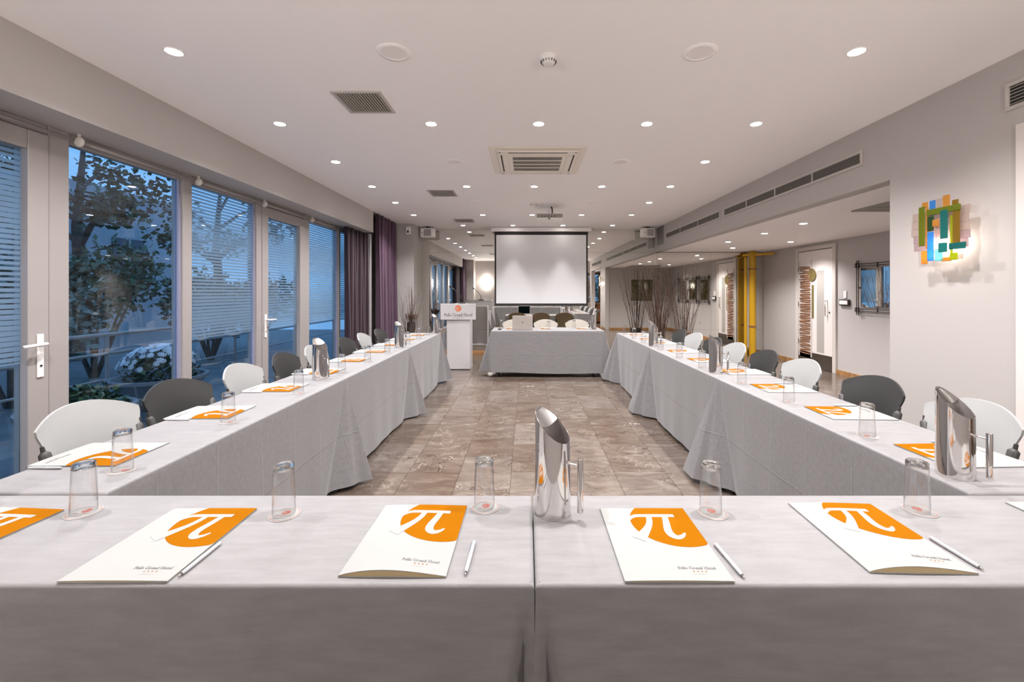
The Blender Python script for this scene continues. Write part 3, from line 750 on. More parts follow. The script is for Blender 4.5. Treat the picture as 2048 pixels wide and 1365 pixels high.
for k in range(4):
    MB().box(-0.29, 0.29, -0.368, -0.354, -0.0312, -0.0302).build('outlet_slot', 'dark_void', t, rot=(0, 0, k * PI / 2))
    MB().bbox(-0.28, 0.28, -0.352, -0.30, -0.0345, -0.0305, 0.0015).build('louvre', 'cassette_white', t, rot=(0, 0, k * PI / 2))
    MB().lathe([(0.012, -0.0335), (0.012, -0.030)], 12).build('corner_clip', 'slat_grey', t, loc=((0.372, 0.372, -0.372, -0.372)[k], (0.372, -0.372, -0.372, 0.372)[k], 0))

# duct grilles on the beam
def duct(y0, y1, label, z0=2.445, z1=2.575):
    t = thing('duct_grille', label, 'vent', (RX, (y0 + y1) / 2, (z0 + z1) / 2), 0, 'long duct grilles on the beam')
    h, d, f = (z1 - z0) / 2, (y1 - y0) / 2, 0.022
    MB().bbox(-0.012, 0, -d, d, -h, -h + f, .002).bbox(-0.012, 0, -d, d, h - f, h, .002).bbox(-0.012, 0, -d, -d + f, -h + f, h - f, .002).bbox(-0.012, 0, d - f, d, -h + f, h - f, .002).build('frame', 'vent_frame', t)
    MB().box(-0.0015, 0, -d + f, d - f, -h + f, h - f).build('backing', 'dark_void', t)
    me = MB().box(-0.0045, 0.0045, -d + f, d - f, -0.0014, 0.0014).mesh('slat', 'slat_pale')
    n = 6
    for k in range(n): put('slat', me, t, (-0.006, 0, -h + f + (2 * h - 2 * f) * (k + 0.5) / n), (0, R(-20), 0))
    nb = max(1, int(2 * d / 0.62))
    for k in range(1, nb): MB().box(-0.011, 0, -0.006, 0.006, -h + f, h - f).build('divider', 'vent_frame', t, loc=(0, -d + 2 * d * k / nb, 0))
duct(0.25, 2.56, 'duct grille at the right edge above the side opening', 2.44, 2.60)
duct(3.65, 6.22, 'long slatted duct grille above the alcove opening')
duct(6.34, 8.80, 'slatted duct grille above the alcove next to the mirror')
t = thing('return_grille', 'tall dark return air grille on the beam beside the mirror', 'vent', (RX, 9.16, 2.56))
MB().box(-0.01, 0, -0.22, 0.22, -0.19, 0.19).build('backing', 'slat_grey', t)
me = MB().box(-0.004, 0.004, -0.22, 0.22, -0.002, 0.002).mesh('slat', 'dark_void')
for k in range(12): put('slat', me, t, (-0.012, 0, -0.175 + 0.032 * k))

# projector
t = thing('projector', 'white and grey projector hanging from the ceiling', 'projector', (0.365, 7.0, CZ))
MB().bbox(-0.09, 0.09, -0.09, 0.09, -0.012, 0, .003).build('mount_plate', 'plastic_white', t)
MB().tube([(0, 0, -0.01), (0, 0, -0.13)], 0.018, 12).build('mount_pole', 'plastic_white', t, True, 40)
MB().bbox(-0.14, 0.14, -0.05, 0.05, -0.142, -0.13, .002).build('mount_bracket', 'plastic_white', t)
MB().bbox(-0.21, 0.21, -0.16, 0.16, -0.235, -0.145, 0.012).build('body', 'plastic_white', t)
MB().box(-0.205, 0.205, -0.163, -0.160, -0.212, -0.15).build('rear_panel', 'slat_grey', t)
for k in range(5): MB().lathe([(0.009, 0), (0.009, 0.006)], 10).build('socket', 'black_plastic', t, loc=(-0.12 + 0.05 * k, -0.163, -0.19), rot=(R(90), 0, 0))
MB().lathe([(0.035, 0), (0.035, 0.03), (0.028, 0.032)], 18).build('lens', 'black_plastic', t, loc=(0.1, 0.158, -0.19), rot=(R(-90), 0, 0))
MB().lathe([(0.02, 0), (0.02, 0.005)], 14).build('badge', 'slat_grey', t, loc=(-0.005, -0.161, -0.225), rot=(R(90), 0, 0))
MB().tube([(0.03, -0.02, -0.0), (0.045, -0.03, -0.04), (0.05, -0.05, -0.09), (0.045, -0.10, -0.13), (0.04, -0.15, -0.16)], 0.011, 8).build('cable', 'black_plastic', t, True)

# projection screen hanging before the mirror
t = thing('projection_screen', 'white projection screen with black border hanging before the mirror wall', 'screen', (0.315, 9.28, 0))
MB().bbox(-1.075, 1.075, -0.05, 0.05, 2.665, 2.755, 0.012).build('case', 'plastic_white', t)
MB().box(-1.0, 1.0, -0.003, 0.003, 1.10, 2.67).build('border', 'screen_black', t)
MB().box(-0.965, 0.965, -0.006, -0.003, 1.125, 2.595).build('fabric', 'screen_white', t)
MB().bbox(-1.01, 1.01, -0.012, 0.012, 1.075, 1.10, 0.004).build('weight_bar', 'screen_black', t)

# wall speakers by the mirror, sensor on the pillar
def box_speaker(x, y, z, rz, label):
    t = thing('wall_speaker', label, 'speaker', (x, y, z), rz, 'white box speakers by the mirror')
    MB().bbox(-0.14, 0.14, -0.085, 0.085, -0.095, 0.095, 0.012).build('cabinet', 'plastic_white', t)
    MB().bbox(-0.055, 0.105, -0.092, -0.085, -0.07, 0.07, 0.003).build('grille', 'speaker_grille', t)
    MB().lathe([(0.018, 0), (0.018, 0.005)], 14).build('tweeter', 'vent_frame', t, loc=(-0.095, -0.085, 0), rot=(R(90), 0, 0))
    MB().box(-0.12, 0.12, -0.02, 0.02, 0.095, 0.112).box(-0.03, 0.03, -0.03, 0.08, 0.112, 0.125).build('bracket', 'black_plastic', t)
box_speaker(-2.10, 9.22, 2.63, R(-12), 'white box speaker mounted by the pillar left of the screen')
box_speaker(2.58, 9.22, 2.63, R(12), 'white box speaker mounted by the beam right of the screen')
t = thing('motion_sensor', 'small white motion sensor high on the pillar', 'sensor', (-2.40, 8.80, 2.62))
MB().bbox(-0.05, 0.05, -0.05, 0, -0.08, 0.08, 0.012).build('housing', 'plastic_white', t)
MB().box(-0.018, 0.018, -0.053, -0.05, -0.05, -0.005).build('lens', 'black_plastic', t)

# dark hatch in the alcove ceiling
t = thing('alcove_ceiling_grille', 'large grey brown ceiling grille in the alcove', 'vent', (4.0, 4.15, AZ))
MB().bbox(-0.5, 0.5, -0.52, 0.52, -0.012, 0, 0.004).build('panel', 'slat_grey', t)
me = MB().box(-0.47, 0.47, -0.004, 0.004, -0.016, -0.012).mesh('slat', 'vent_frame')
for k in range(14): put('slat', me, t, (0, -0.455 + 0.07 * k, 0))

# ------------------------------------------------------------------ tables and cloths
TZ = 0.75
def table(x0, x1, y0, y1, label, inset=(0.07, 0.07)):
    t = thing('folding_table', label, 'table', ((x0 + x1) / 2, (y0 + y1) / 2, 0), 0, 'folding tables under the cloths')
    w, d = (x1 - x0) / 2 - 0.012, (y1 - y0) / 2 - 0.012
    MB().bbox(-w, w, -d, d, TZ - 0.03, TZ - 0.004).build('tabletop', 'wood_table', t)
    me = MB().tube([(0, 0, 0), (0, 0, TZ - 0.03)], 0.015, 8).mesh('leg', 'dark_metal')
    for sx in (-1, 1):
        for sy in (-1, 1): put('leg', me, t, (sx * (w - inset[(sx + 1) // 2]), sy * (d - 0.05), 0))
def cloth(x0, x1, y0, y1, label, hem=0.03, flare=None, groove=None, out=0.012, seed=0, corner=None, short=None, fin=None):
    """one draped cloth: rounded top edge, hanging sides, gathered corner folds"""
    flare = flare or {}; groove = groove or {}; corner = corner or {}
    cx, cy = (x0 + x1) / 2, (y0 + y1) / 2
    w, d = (x1 - x0) / 2, (y1 - y0) / 2
    per = []                       # (x, y, nx, ny, face, dist to corner a, dist to corner b)
    def run(p, q, face, nrm):
        L = math.hypot(q[0] - p[0], q[1] - p[1])
        n = max(6, int(L / 0.022)); 
        for i in range(n):
            s = i / n
            # finer towards the corners
            s = s - 0.10 * math.sin(2 * PI * s) 
            per.append((p[0] + (q[0] - p[0]) * s, p[1] + (q[1] - p[1]) * s, nrm[0], nrm[1], face, s * L, (1 - s) * L))
    run((-w, -d), (w, -d), 'near', (0, -1)); run((w, -d), (w, d), 'right', (1, 0))
    run((w, d), (-w, d), 'far', (0, 1)); run((-w, d), (-w, -d), 'left', (-1, 0))
    NV = 26; H = TZ - hem; r = 0.010
    def fn(i, j):
        x, y, nx, ny, face, da, db = per[i]
        k = len(per)
        # blend normals at the corner itself
        if da < 1e-6:
            pn = per[i - 1]; nx, ny = nx + pn[2], ny + pn[3]
        if j < 4:                                        # rounded edge
            a = (j / 4) * PI / 2
            off = -r + r * math.sin(a); z = TZ - r + r * math.cos(a); t = 0
            return (x + nx * off, y + ny * off, z)
        t = (j - 4) / (NV - 5)
        hh = H
        if short:                                        # hangs short over the chairs
            q = 1.0 if face == short else 0.0
            if short == 'left' and face in ('near', 'far'): q = min(1, (w - x) / (2 * w) * 2.1)
            if short == 'right' and face in ('near', 'far'): q = min(1, (w + x) / (2 * w) * 2.1)
            hh = H - (0.50 - hem) * q
        z = (TZ - r) - (hh - r) * t
        o = out * t + 0.006 * t * math.sin(6.5 * (x + y) + seed) + 0.003 * t * math.sin(19 * (x - y) + 2 * seed) 
        for end, dd in (('a', da), ('b', db)):
            key = face + end
            if key in flare:
                A, W = flare[key]
                q = dd / (W * t + 0.012)
                o += A * t * math.exp(-q * q) * (1 + 0.22 * math.cos(q * 7.0)) 
                o -= 0.25 * A * t * math.exp(-((q - 1.5) / 0.4) ** 2)
            if fin and key in fin:
                A, d0, W = fin[key]
                o += A * t * math.exp(-((dd - d0 * t) / (W * (0.4 + 0.6 * t))) ** 2)
            if key in groove:
                G = groove[key]
                o -= G * min(1, t * 2.2) * math.exp(-((dd - 0.012 - 0.062 * t) / (0.010 + 0.022 * t)) ** 2)
                o += 0.35 * G * t * math.exp(-((dd - 0.03 - 0.15 * t) / 0.05) ** 2)
        px, py = x + nx * o, y + ny * o
        for ck, (ax, ay) in corner.items():              # hanging corner point drawn out sideways
            qx, qy = {'nl': (-w, -d), 'nr': (w, -d), 'fr': (w, d), 'fl': (-w, d)}[ck]
            e = math.exp(-((math.hypot(x - qx, y - qy)) / (0.10 * t + 0.03)) ** 2)
            px += ax * t * e; py += ay * t * e
        return (px, py, z + 0.012 * t * math.sin(3.1 * (x + y) + seed) * (1 if t == 1 else 0))
    mb = MB().grid(len(per), NV, fn, True)
    mb.add([(-w + r, -d + r, TZ), (w - r, -d + r, TZ), (w - r, d - r, TZ), (-w + r, d - r, TZ)], [(0, 1, 2, 3)])
    o = mb.build('tablecloth', 'cloth_grey', None, True, 50, loc=(cx, cy, 0))
    o.data.polygons[len(o.data.polygons) - 1].use_smooth = False
    return tag(o, label, 'tablecloth', 'grey tablecloths')
LI, LO, RI, RO = -1.305, -1.76, 1.375, 1.83      # inner and outer edges of the two long rows
YS = [1.340, 3.130, 4.850, 6.60]
place = ['nearest the camera', 'in the middle of the row', 'at the far end of the row']
for k in range(3):
    a, b = YS[k], YS[k + 1]
    table(LO, LI, a, b, 'folding table under the window side cloth ' + place[k], (0.24, 0.07))
    cloth(LO, LI, a + 0.003, b - 0.003, 'grey cloth draped over the window side table ' + place[k], seed=k * 2.1, short='left',
          flare={'righta': (0.03, 0.10), 'rightb': (0.125, 0.15)}, corner={'fr': (0.03, 0.0)} if k < 2 else {'fr': (0.02, 0.05)})
    table(RI, RO, a, b - 0.03, 'folding table under the alcove side cloth ' + place[k], (0.07, 0.24))
    cloth(RI, RO, a + 0.003, b - 0.003, 'grey cloth draped over the alcove side table ' + place[k], seed=k * 1.7 + 1, short='right',
          flare={'leftb': (0.03, 0.10), 'lefta': (0.125, 0.15)}, corner={'fl': (-0.03, 0.0)} if k < 2 else {'fl': (-0.03, 0.05)})
FN, FF = 0.922, 1.332
table(-1.735, 0.018, FN, FF, 'folding table hidden under the front left cloth')
cloth(-1.735, 0.0165, FN, FF, 'grey cloth over the front table left of the seam', seed=0.4, groove={'nearb': 0.05}, flare={'neara': (0.05, 0.1)})
table(0.018, 1.775, FN, FF, 'folding table hidden under the front right cloth')
cloth(0.0195, 1.775, FN, FF, 'grey cloth over the front table right of the seam', seed=2.4, groove={'neara': 0.04}, flare={'nearb': (0.05, 0.1)})
BTY0, BTY1 = 6.93, 7.60
table(-0.565, 1.245, BTY0, BTY1, 'folding table hidden under the cloth of the head table by the screen')
cloth(-0.57, 1.25, BTY0, BTY1, 'grey cloth over the head table below the screen', hem=0.07, seed=5.0, out=0.0,
      fin={'leftb': (0.22, 0.16, 0.10), 'righta': (0.22, 0.16, 0.10), 'lefta': (0.18, 0.16, 0.10), 'rightb': (0.18, 0.16, 0.10)})

# ------------------------------------------------------------------ stationery
FW, FL = 0.236, 0.312
def folder_meshes(kind):
    """kind 'flat' or 'open': front cover bulges up towards the open lower edge"""
    bul = 0.0015 if kind == 'flat' else 0.013
    def zf(x, y):                       # height of the front cover
        u = min(1, max(0, x / FW + 0.5)); v = min(1, max(0, 0.5 - y / FL))
        return 0.0042 + bul * math.sin(PI * u ** 0.8) * (0.15 + 0.85 * v)
    nx, ny = 17, 13
    P = lambda i, j: (-FW / 2 + FW * i / (nx - 1), -FL / 2 + FL * j / (ny - 1))
    cov = MB().grid(nx, ny, lambda i, j: (*P(i, j), zf(*P(i, j)))).grid(nx, ny, lambda i, j: (*P(nx - 1 - i, j), zf(*P(nx - 1 - i, j)) - 0.0008))
    # close the rim
    rim = [P(i, 0) for i in range(nx)] + [P(nx - 1, j) for j in range(1, ny)] + [P(i, ny - 1) for i in range(nx - 2, -1, -1)] + [P(0, j) for j in range(ny - 2, 0, -1)]
    n = len(rim)
    cov.add([(p[0], p[1], zf(*p) - 0.0008) for p in rim] + [(p[0], p[1], zf(*p)) for p in rim], [(i, (i + 1) % n, n + (i + 1) % n, n + i) for i in range(n)])
    back = MB().bbox(-FW / 2, FW / 2, -FL / 2, FL / 2, 0.0003, 0.0020, 0.0004)
    side = MB().box(-FW / 2, -FW / 2 + 0.0008, -FL / 2, FL / 2, 0.0015, 0.0040)
    flap = MB().grid(nx, 2, lambda i, j: (P(i, 0)[0], -FL / 2 + 0.0015 + 0.08 * j, 0.0021 + (zf(P(i, 0)[0], -FL / 2) - 0.0036) * (0.96 if j == 0 else 0.7)))
    flap.grid(nx, 2, lambda i, j: (P(i, 0)[0], -FL / 2 + 0.0012, 0.002 if j == 0 else 0.0021 + (zf(P(i, 0)[0], -FL / 2) - 0.0036) * 0.96))
    e = 0.00035
    top = lambda x, y: (x, y, zf(x, y) + e)
    top2 = lambda x, y: (x, y, zf(x, y) + 2 * e)
    # orange disc cut by the upper and right edge
    Rr = 0.114; ccx, ccy = -FW / 2 + 0.184, FL / 2 - 0.076
    disc = MB(); nr, nc = 34, 14
    yb = ccy - Rr
    def dv(i, j):
        y = yb + (FL / 2 - yb) * (1 - (1 - j / (nr - 1)) ** 1.0)
        if j < 6: y = yb + (FL / 2 - yb) * (5 / (nr - 1)) * (j / 5) ** 2
        h = math.sqrt(max(0, Rr * Rr - (y - ccy) ** 2))
        xa, xb = ccx - h, min(ccx + h, FW / 2)
        return top(xa + (xb - xa) * i / (nc - 1), y)
    disc.grid(nc, nr, dv)
    sign = MB()
    U = lambda u, v: (-FW / 2 + u * FW, FL / 2 - v * FL)
    def spl(pts, k=6):
        out = []
        for i in range(len(pts) - 1):
            p0, p1, p2, p3 = pts[max(i - 1, 0)], pts[i], pts[i + 1], pts[min(i + 2, len(pts) - 1)]
            for s in range(k):
                q = s / k
                out.append(tuple(0.5 * ((2 * p1[c]) + (-p0[c] + p2[c]) * q + (2 * p0[c] - 5 * p1[c] + 4 * p2[c] - p3[c]) * q * q + (-p0[c] + 3 * p1[c] - 3 * p2[c] + p3[c]) * q ** 3) for c in range(3)))
        return out + [pts[-1]]
    for st in ([(*U(.29, .215), .004), (*U(.315, .175), .011), (*U(.37, .142), .0145), (*U(.46, .136), .0150), (*U(.83, .136), .0150)],
               [(*U(.53, .14), .015), (*U(.515, .22), .016), (*U(.47, .31), .018), (*U(.38, .42), .026), (*U(.30, .50), .036)],
               [(*U(.72, .14), .015), (*U(.695, .25), .018), (*U(.665, .36), .020), (*U(.67, .435), .021), (*U(.72, .475), .019), (*U(.785, .455), .012), (*U(.83, .41), .005)]):
        s = spl(st)
        sign.ribbon([(p[0], p[1]) for p in s], [p[2] for p in s], top2)
    words = MB()
    x0 = -FW / 2 + 0.128; yt = -FL / 2 + 0.038
    text(words, 'Polis Grand Hotel', x0, yt, 0.0135, top, width=0.085)
    stars = MB()
    for k in range(4): stars.ribbon([(x0 + 0.030 + 0.009 * k, yt - 0.0075), (x0 + 0.0335 + 0.009 * k, yt - 0.0075)], 0.004, top)
    town = MB(); text(town, 'ATHENS', x0 + 0.027, yt - 0.0185, 0.005, top, 0.25, width=0.030)
    return dict(front_cover=cov.mesh('front_cover', 'paper', True, 40), back_cover=back.mesh('back_cover', 'paper'), spine=side.mesh('spine', 'paper'),
                inner_flap=flap.mesh('inner_flap', 'paper_cream', False), emblem_disc=disc.mesh('emblem_disc', 'orange_print', True),
                emblem_sign=sign.mesh('emblem_sign', 'paper', True), hotel_name=words.mesh('hotel_name', 'ink_grey'), stars=stars.mesh('stars', 'ink_gold'), town_name=town.mesh('town_name', 'ink_pale'))
FM = {k: folder_meshes(k) for k in ('flat', 'open')}
def folder(x, y, rz, label, kind='flat'):
    t = thing('folder', label, 'folder', (x, y, TZ + 0.0002), rz, 'white folders with orange emblem')
    fm = FM[kind]
    fc = put('front_cover', fm['front_cover'], t)
    for n in ('back_cover', 'spine', 'inner_flap'): put(n, fm[n], t)
    for n in ('emblem_disc', 'emblem_sign', 'hotel_name', 'stars', 'town_name'): put(n, fm[n], fc)
    return t
pen_body = MB().lathe([(0.0, 0.128), (0.0035, 0.127), (0.0042, 0.122), (0.0046, 0.075), (0.0048, 0.074), (0.0046, 0.073), (0.0044, 0.02), (0.0034, 0.010)], 12).mesh('barrel', 'pen_white', True, 40)
pen_tip = MB().lathe([(0.0034, 0.010), (0.0012, 0.001), (0.0, 0.0)], 12).mesh('tip', 'steel_brushed', True)
pen_clip = MB().box(-0.0015, 0.0015, 0.0045, 0.0060, 0.085, 0.126).mesh('clip', 'steel')
def pen(x, y, rz, label):
    # lies along its own +y with the tip at the origin side
    t = thing('pen', label, 'pen', (x, y, TZ + 0.0049), rz, 'white ballpoint pens')
    for n, me in (('barrel', pen_body), ('tip', pen_tip), ('clip', pen_clip)):
        put(n, me, t, (0, -0.064, 0), (R(-90), R(60), 0))
    return t
GH, GR1, GR0 = 0.140, 0.0300, 0.0265
gl_wall = MB().lathe([(GR1, 0.001), (GR1 - 0.0005, 0.03), (GR0 + 0.0004, 0.11), (GR0, GH - 0.012), (GR0 - 0.0022, GH - 0.012), (GR0 - 0.0018, 0.11), (GR1 - 0.0020, 0.03), (GR1 - 0.0015, 0.001)], 40, close=True).mesh('glass_wall', 'tumbler_glass', True, 50)
gl_base = MB().lathe([(0.0, GH - 0.0105), (GR0 - 0.006, GH - 0.0125), (GR0 - 0.0012, GH - 0.0165), (GR0 - 0.0002, GH - 0.010), (GR0 - 0.0008, GH - 0.003), (GR0 - 0.004, GH), (GR0 - 0.006, GH - 0.0012), (0.0, GH - 0.003)], 40).mesh('glass_base', 'tumbler_base', True, 50)
co_card = MB().lathe([(0.0, 0.0), (0.0405, 0.0), (0.041, 0.0007), (0.0405, 0.0014), (0.0, 0.0014)], 48).mesh('card', 'paper', True, 40)
mb = MB(); mb.ribbon(arc(0, 0, .0368, .0368, 0, 360, 48), 0.0011, lambda x, y: (x, y, 0.0017))
co_ring = mb.mesh('printed_ring', 'red_print')
mb = MB(); n = 24; mb.add([(0.0115 * math.cos(2 * PI * k / n), 0.009 + 0.0115 * math.sin(2 * PI * k / n), 0.0017) for k in range(n)], [tuple(range(n))])
co_logo = mb.mesh('printed_logo', 'red_print')
mb = MB()
for pts, w in PI_STROKES: mb.ribbon([(p[0] * 0.0105, 0.009 + p[1] * 0.0105) for p in pts], [q * 0.0105 for q in w], lambda x, y: (x, y, 0.0019))
co_sign = mb.mesh('printed_sign', 'paper')
mb = MB(); text(mb, 'Polis Grand Hotel', -0.021, -0.0105, 0.007, lambda x, y: (x, y, 0.0017), width=0.042); text(mb, 'ATHENS', -0.009, -0.019, 0.0032, lambda x, y: (x, y, 0.0017), 0.2, width=0.018)
co_text = mb.mesh('printed_name', 'red_print')
def glass_on_coaster(x, y, rz, where):
    c = thing('coaster', 'round paper coaster %s' % where, 'coaster', (x, y, TZ + 0.0002), rz, 'paper coasters')
    cd = put('card', co_card, c)
    for n, me in (('printed_ring', co_ring), ('printed_logo', co_logo), ('printed_sign', co_sign), ('printed_name', co_text)): put(n, me, cd)
    g_ = thing('tumbler', 'upturned glass tumbler %s' % where, 'glass', (x - 0.004, y + 0.004, TZ + 0.0020), 0, 'upturned tumblers')
    put('glass_wall', gl_wall, g_); put('glass_base', gl_base, g_)

# steel water pitcher: slanted mouth, ice guard behind the spout, bar handle. spout at -x, handle at +x
def pitcher_meshes():
    n = 64; r0 = 0.0515
    def rad(z): return r0 - 0.0022 * min(1, z / 0.20)
    def htop(a):                      # height of the rim at angle a (handle side a = 0)
        c = (1 - math.cos(a)) / 2     # 0 at the handle, 1 at the spout
        return 0.205 + 0.088 * c ** 1.15
    body = MB()
    nv = 14
    body.grid(n, nv, lambda i, j: (lambda a, z: (rad(z) * math.cos(a), rad(z) * math.sin(a), z))(2 * PI * i / n, htop(2 * PI * i / n) * (j / (nv - 1))), True)
    body.mi = 1
    body.grid(n, nv, lambda i, j: (lambda a, z: ((rad(z) - 0.0016) * math.cos(a), (rad(z) - 0.0016) * math.sin(a), z))(-2 * PI * i / n, 0.006 + (htop(-2 * PI * i / n) - 0.006) * (j / (nv - 1))), True)
    body.mi = 0
    rim = [((rad(0.2)) * math.cos(2 * PI * i / n), rad(0.2) * math.sin(2 * PI * i / n), htop(2 * PI * i / n)) for i in range(n)]
    inr = [((rad(0.2) - 0.0016) * math.cos(2 * PI * i / n), (rad(0.2) - 0.0016) * math.sin(2 * PI * i / n), htop(2 * PI * i / n)) for i in range(n)]
    body.add(rim + inr, [(i, (i + 1) % n, n + (i + 1) % n, n + i) for i in range(n)])
    body.add([(rad(0) * math.cos(2 * PI * i / n), rad(0) * math.sin(2 * PI * i / n), 0.0) for i in range(n)], [tuple(range(n - 1, -1, -1))])
    body.add([((rad(0) - .0016) * math.cos(2 * PI * i / n), (rad(0) - .0016) * math.sin(2 * PI * i / n), 0.006) for i in range(n)], [tuple(range(n))])
    # ice guard: the part of the slanted mouth next to the spout, slightly dished, with a small pouring gap
    guard = MB(); nu, nvv = 13, 10
    R2 = rad(0.25) - 0.0012
    def gp(i, j):
        q = j / (nvv - 1)
        x = -R2 * 0.93 + (R2 * 0.93 - 0.010) * q
        hw = math.sqrt(max(0.0, R2 * R2 - x * x))
        y = -hw + 2 * hw * i / (nu - 1)
        a = math.acos(max(-1, min(1, x / R2)))
        s = 1 - (2 * i / (nu - 1) - 1) ** 2
        return (x, y, htop(a) - 0.0008 - 0.010 * s * (0.35 + 0.65 * q))
    guard.grid(nu, nvv, gp)
    hand = MB().tube([(r0 - 0.004, 0, 0.150), (r0 + 0.006, 0, 0.150), (0.082, 0, 0.150)], [0.0058, 0.0042, 0.0042], 12)
    bar = MB().lathe([(0.0, 0.022), (0.0078, 0.022), (0.0084, 0.0225), (0.0084, 0.168), (0.0078, 0.169), (0.0, 0.169)], 20)
    seam = MB().tube([(-r0 - 0.0004, 0.004, 0.13), (-r0 - 0.0004, 0.004, 0.16)], 0.003, 8)
    return dict(body=body.mesh('body', ['steel', 'steel_inner'], True, 40), ice_guard=guard.mesh('ice_guard', 'guard_steel', True), handle_arm=hand.mesh('handle_arm', 'steel', True, 50), handle_bar=bar.mesh('handle_bar', 'steel', True, 40))
PM = pitcher_meshes()
def pitcher(x, y, rz, label):
    t = thing('water_pitcher', label, 'pitcher', (x, y, TZ + 0.0003), rz, 'steel water pitchers')
    for n in ('body', 'ice_guard', 'handle_arm'): put(n, PM[n], t)
    put('handle_bar', PM['handle_bar'], t, (0.086, 0, 0))
    return t

# front table
folder(-1.445, 1.085, R(-4), 'white folder with orange emblem cut off by the left edge of the photo', 'flat')
folder(-0.889, 1.083, R(0.3), 'flat white folder on the front table, leftmost of the four whole ones', 'flat')
folder(-0.292, 1.100, R(-0.6), 'puffed open white folder on the front table just left of the seam', 'open')
folder(0.329, 1.083, R(0), 'flat white folder on the front table just right of the seam', 'flat')
folder(0.883, 1.112, R(-1.5), 'puffed open white folder on the front table, rightmost whole one', 'open')
folder(1.528, 1.118, R(-1.0), 'puffed white folder cut off by the right edge of the photo', 'open')
pen(-0.757, 1.005, R(-1), 'white pen beside the flat folder at the left of the front table')
pen(-0.132, 1.010, R(-2), 'white pen between the puffed folder and the table seam')
pen(0.4685, 1.000, R(3.5), 'white pen beside the flat folder right of the seam')
pen(1.0195, 1.028, R(0), 'white pen touching the rightmost puffed folder of the front table')
pen(-1.30, 1.00, R(4), 'white pen near the left edge of the front table')
for (x, y), w in zip(((-1.251, 1.222), (-0.678, 1.212), (-0.1186, 1.251), (0.525, 1.220), (1.120, 1.232)),
                     ('on the front table, leftmost', 'on the front table, second from the left', 'on the front table left of the pitcher', 'on the front table, second from the right', 'on the front table, rightmost')):
    glass_on_coaster(x, y, 0, w)
pitcher(0.074, 1.226, R(-32), 'polished steel water pitcher in the middle of the front table')
pitcher(-1.640, 1.262, R(160), 'steel pitcher cut off by the left edge of the photo')

# long rows
GL = [(-1.41, 1.51), (-1.426, 2.07), (-1.40, 2.66), (-1.42, 3.33), (-1.42, 3.87), (-1.42, 4.42), (-1.425, 5.20), (-1.42, 5.72), (-1.42, 6.26)]
GRr = [(1.48, 1.87), (1.49, 2.446), (1.475, 2.95), (1.452, 3.56), (1.455, 4.10), (1.455, 4.68), (1.44, 5.30), (1.44, 5.77), (1.44, 6.32)]
for k in range(9):
    pos = '%s from the near end' % ORD[k] if k else 'nearest the camera'
    y = 1.66 + 0.575 * k
    folder(-1.625, y, R(-90 + random.uniform(-2.5, 2.5)), 'orange emblem folder in the window side row, ' + pos)
    pen(-1.70, y - 0.137, R(-90 + random.uniform(-3, 3)), 'white pen beside folder, window side row, ' + pos)
    glass_on_coaster(*GL[k], R(-90), 'in the window side row, ' + pos)
    y = 1.65 + 0.57 * k
    x = 1.655
    if k == 3: x, y = 1.685, y
    if k == 6: y += 0.13
    folder(x, y, R(90 + random.uniform(-2.5, 2.5)), 'orange emblem folder in the alcove side row, ' + pos)
    pen(1.742, y + 0.139, R(90 + random.uniform(-3, 3)), 'white pen beside folder, alcove side row, ' + pos)
    glass_on_coaster(*GRr[k], R(90), 'in the alcove side row, ' + pos)
pitcher(-1.48, 3.10, R(-28), 'steel pitcher in the window side row, nearest of three')
pitcher(-1.43, 4.86, R(-20), 'steel pitcher in the window side row, middle of three')
pitcher(-1.375, 6.50, R(-30), 'steel pitcher in the window side row, far end by the lectern')
pitcher(1.458, 1.472, R(-68), 'large looking steel pitcher at the near end of the alcove side row')
pitcher(1.462, 3.34, R(-35), 'steel pitcher in the middle of the alcove side row')
pitcher(1.46, 4.98, R(-35), 'steel pitcher in the far part of the alcove side row')

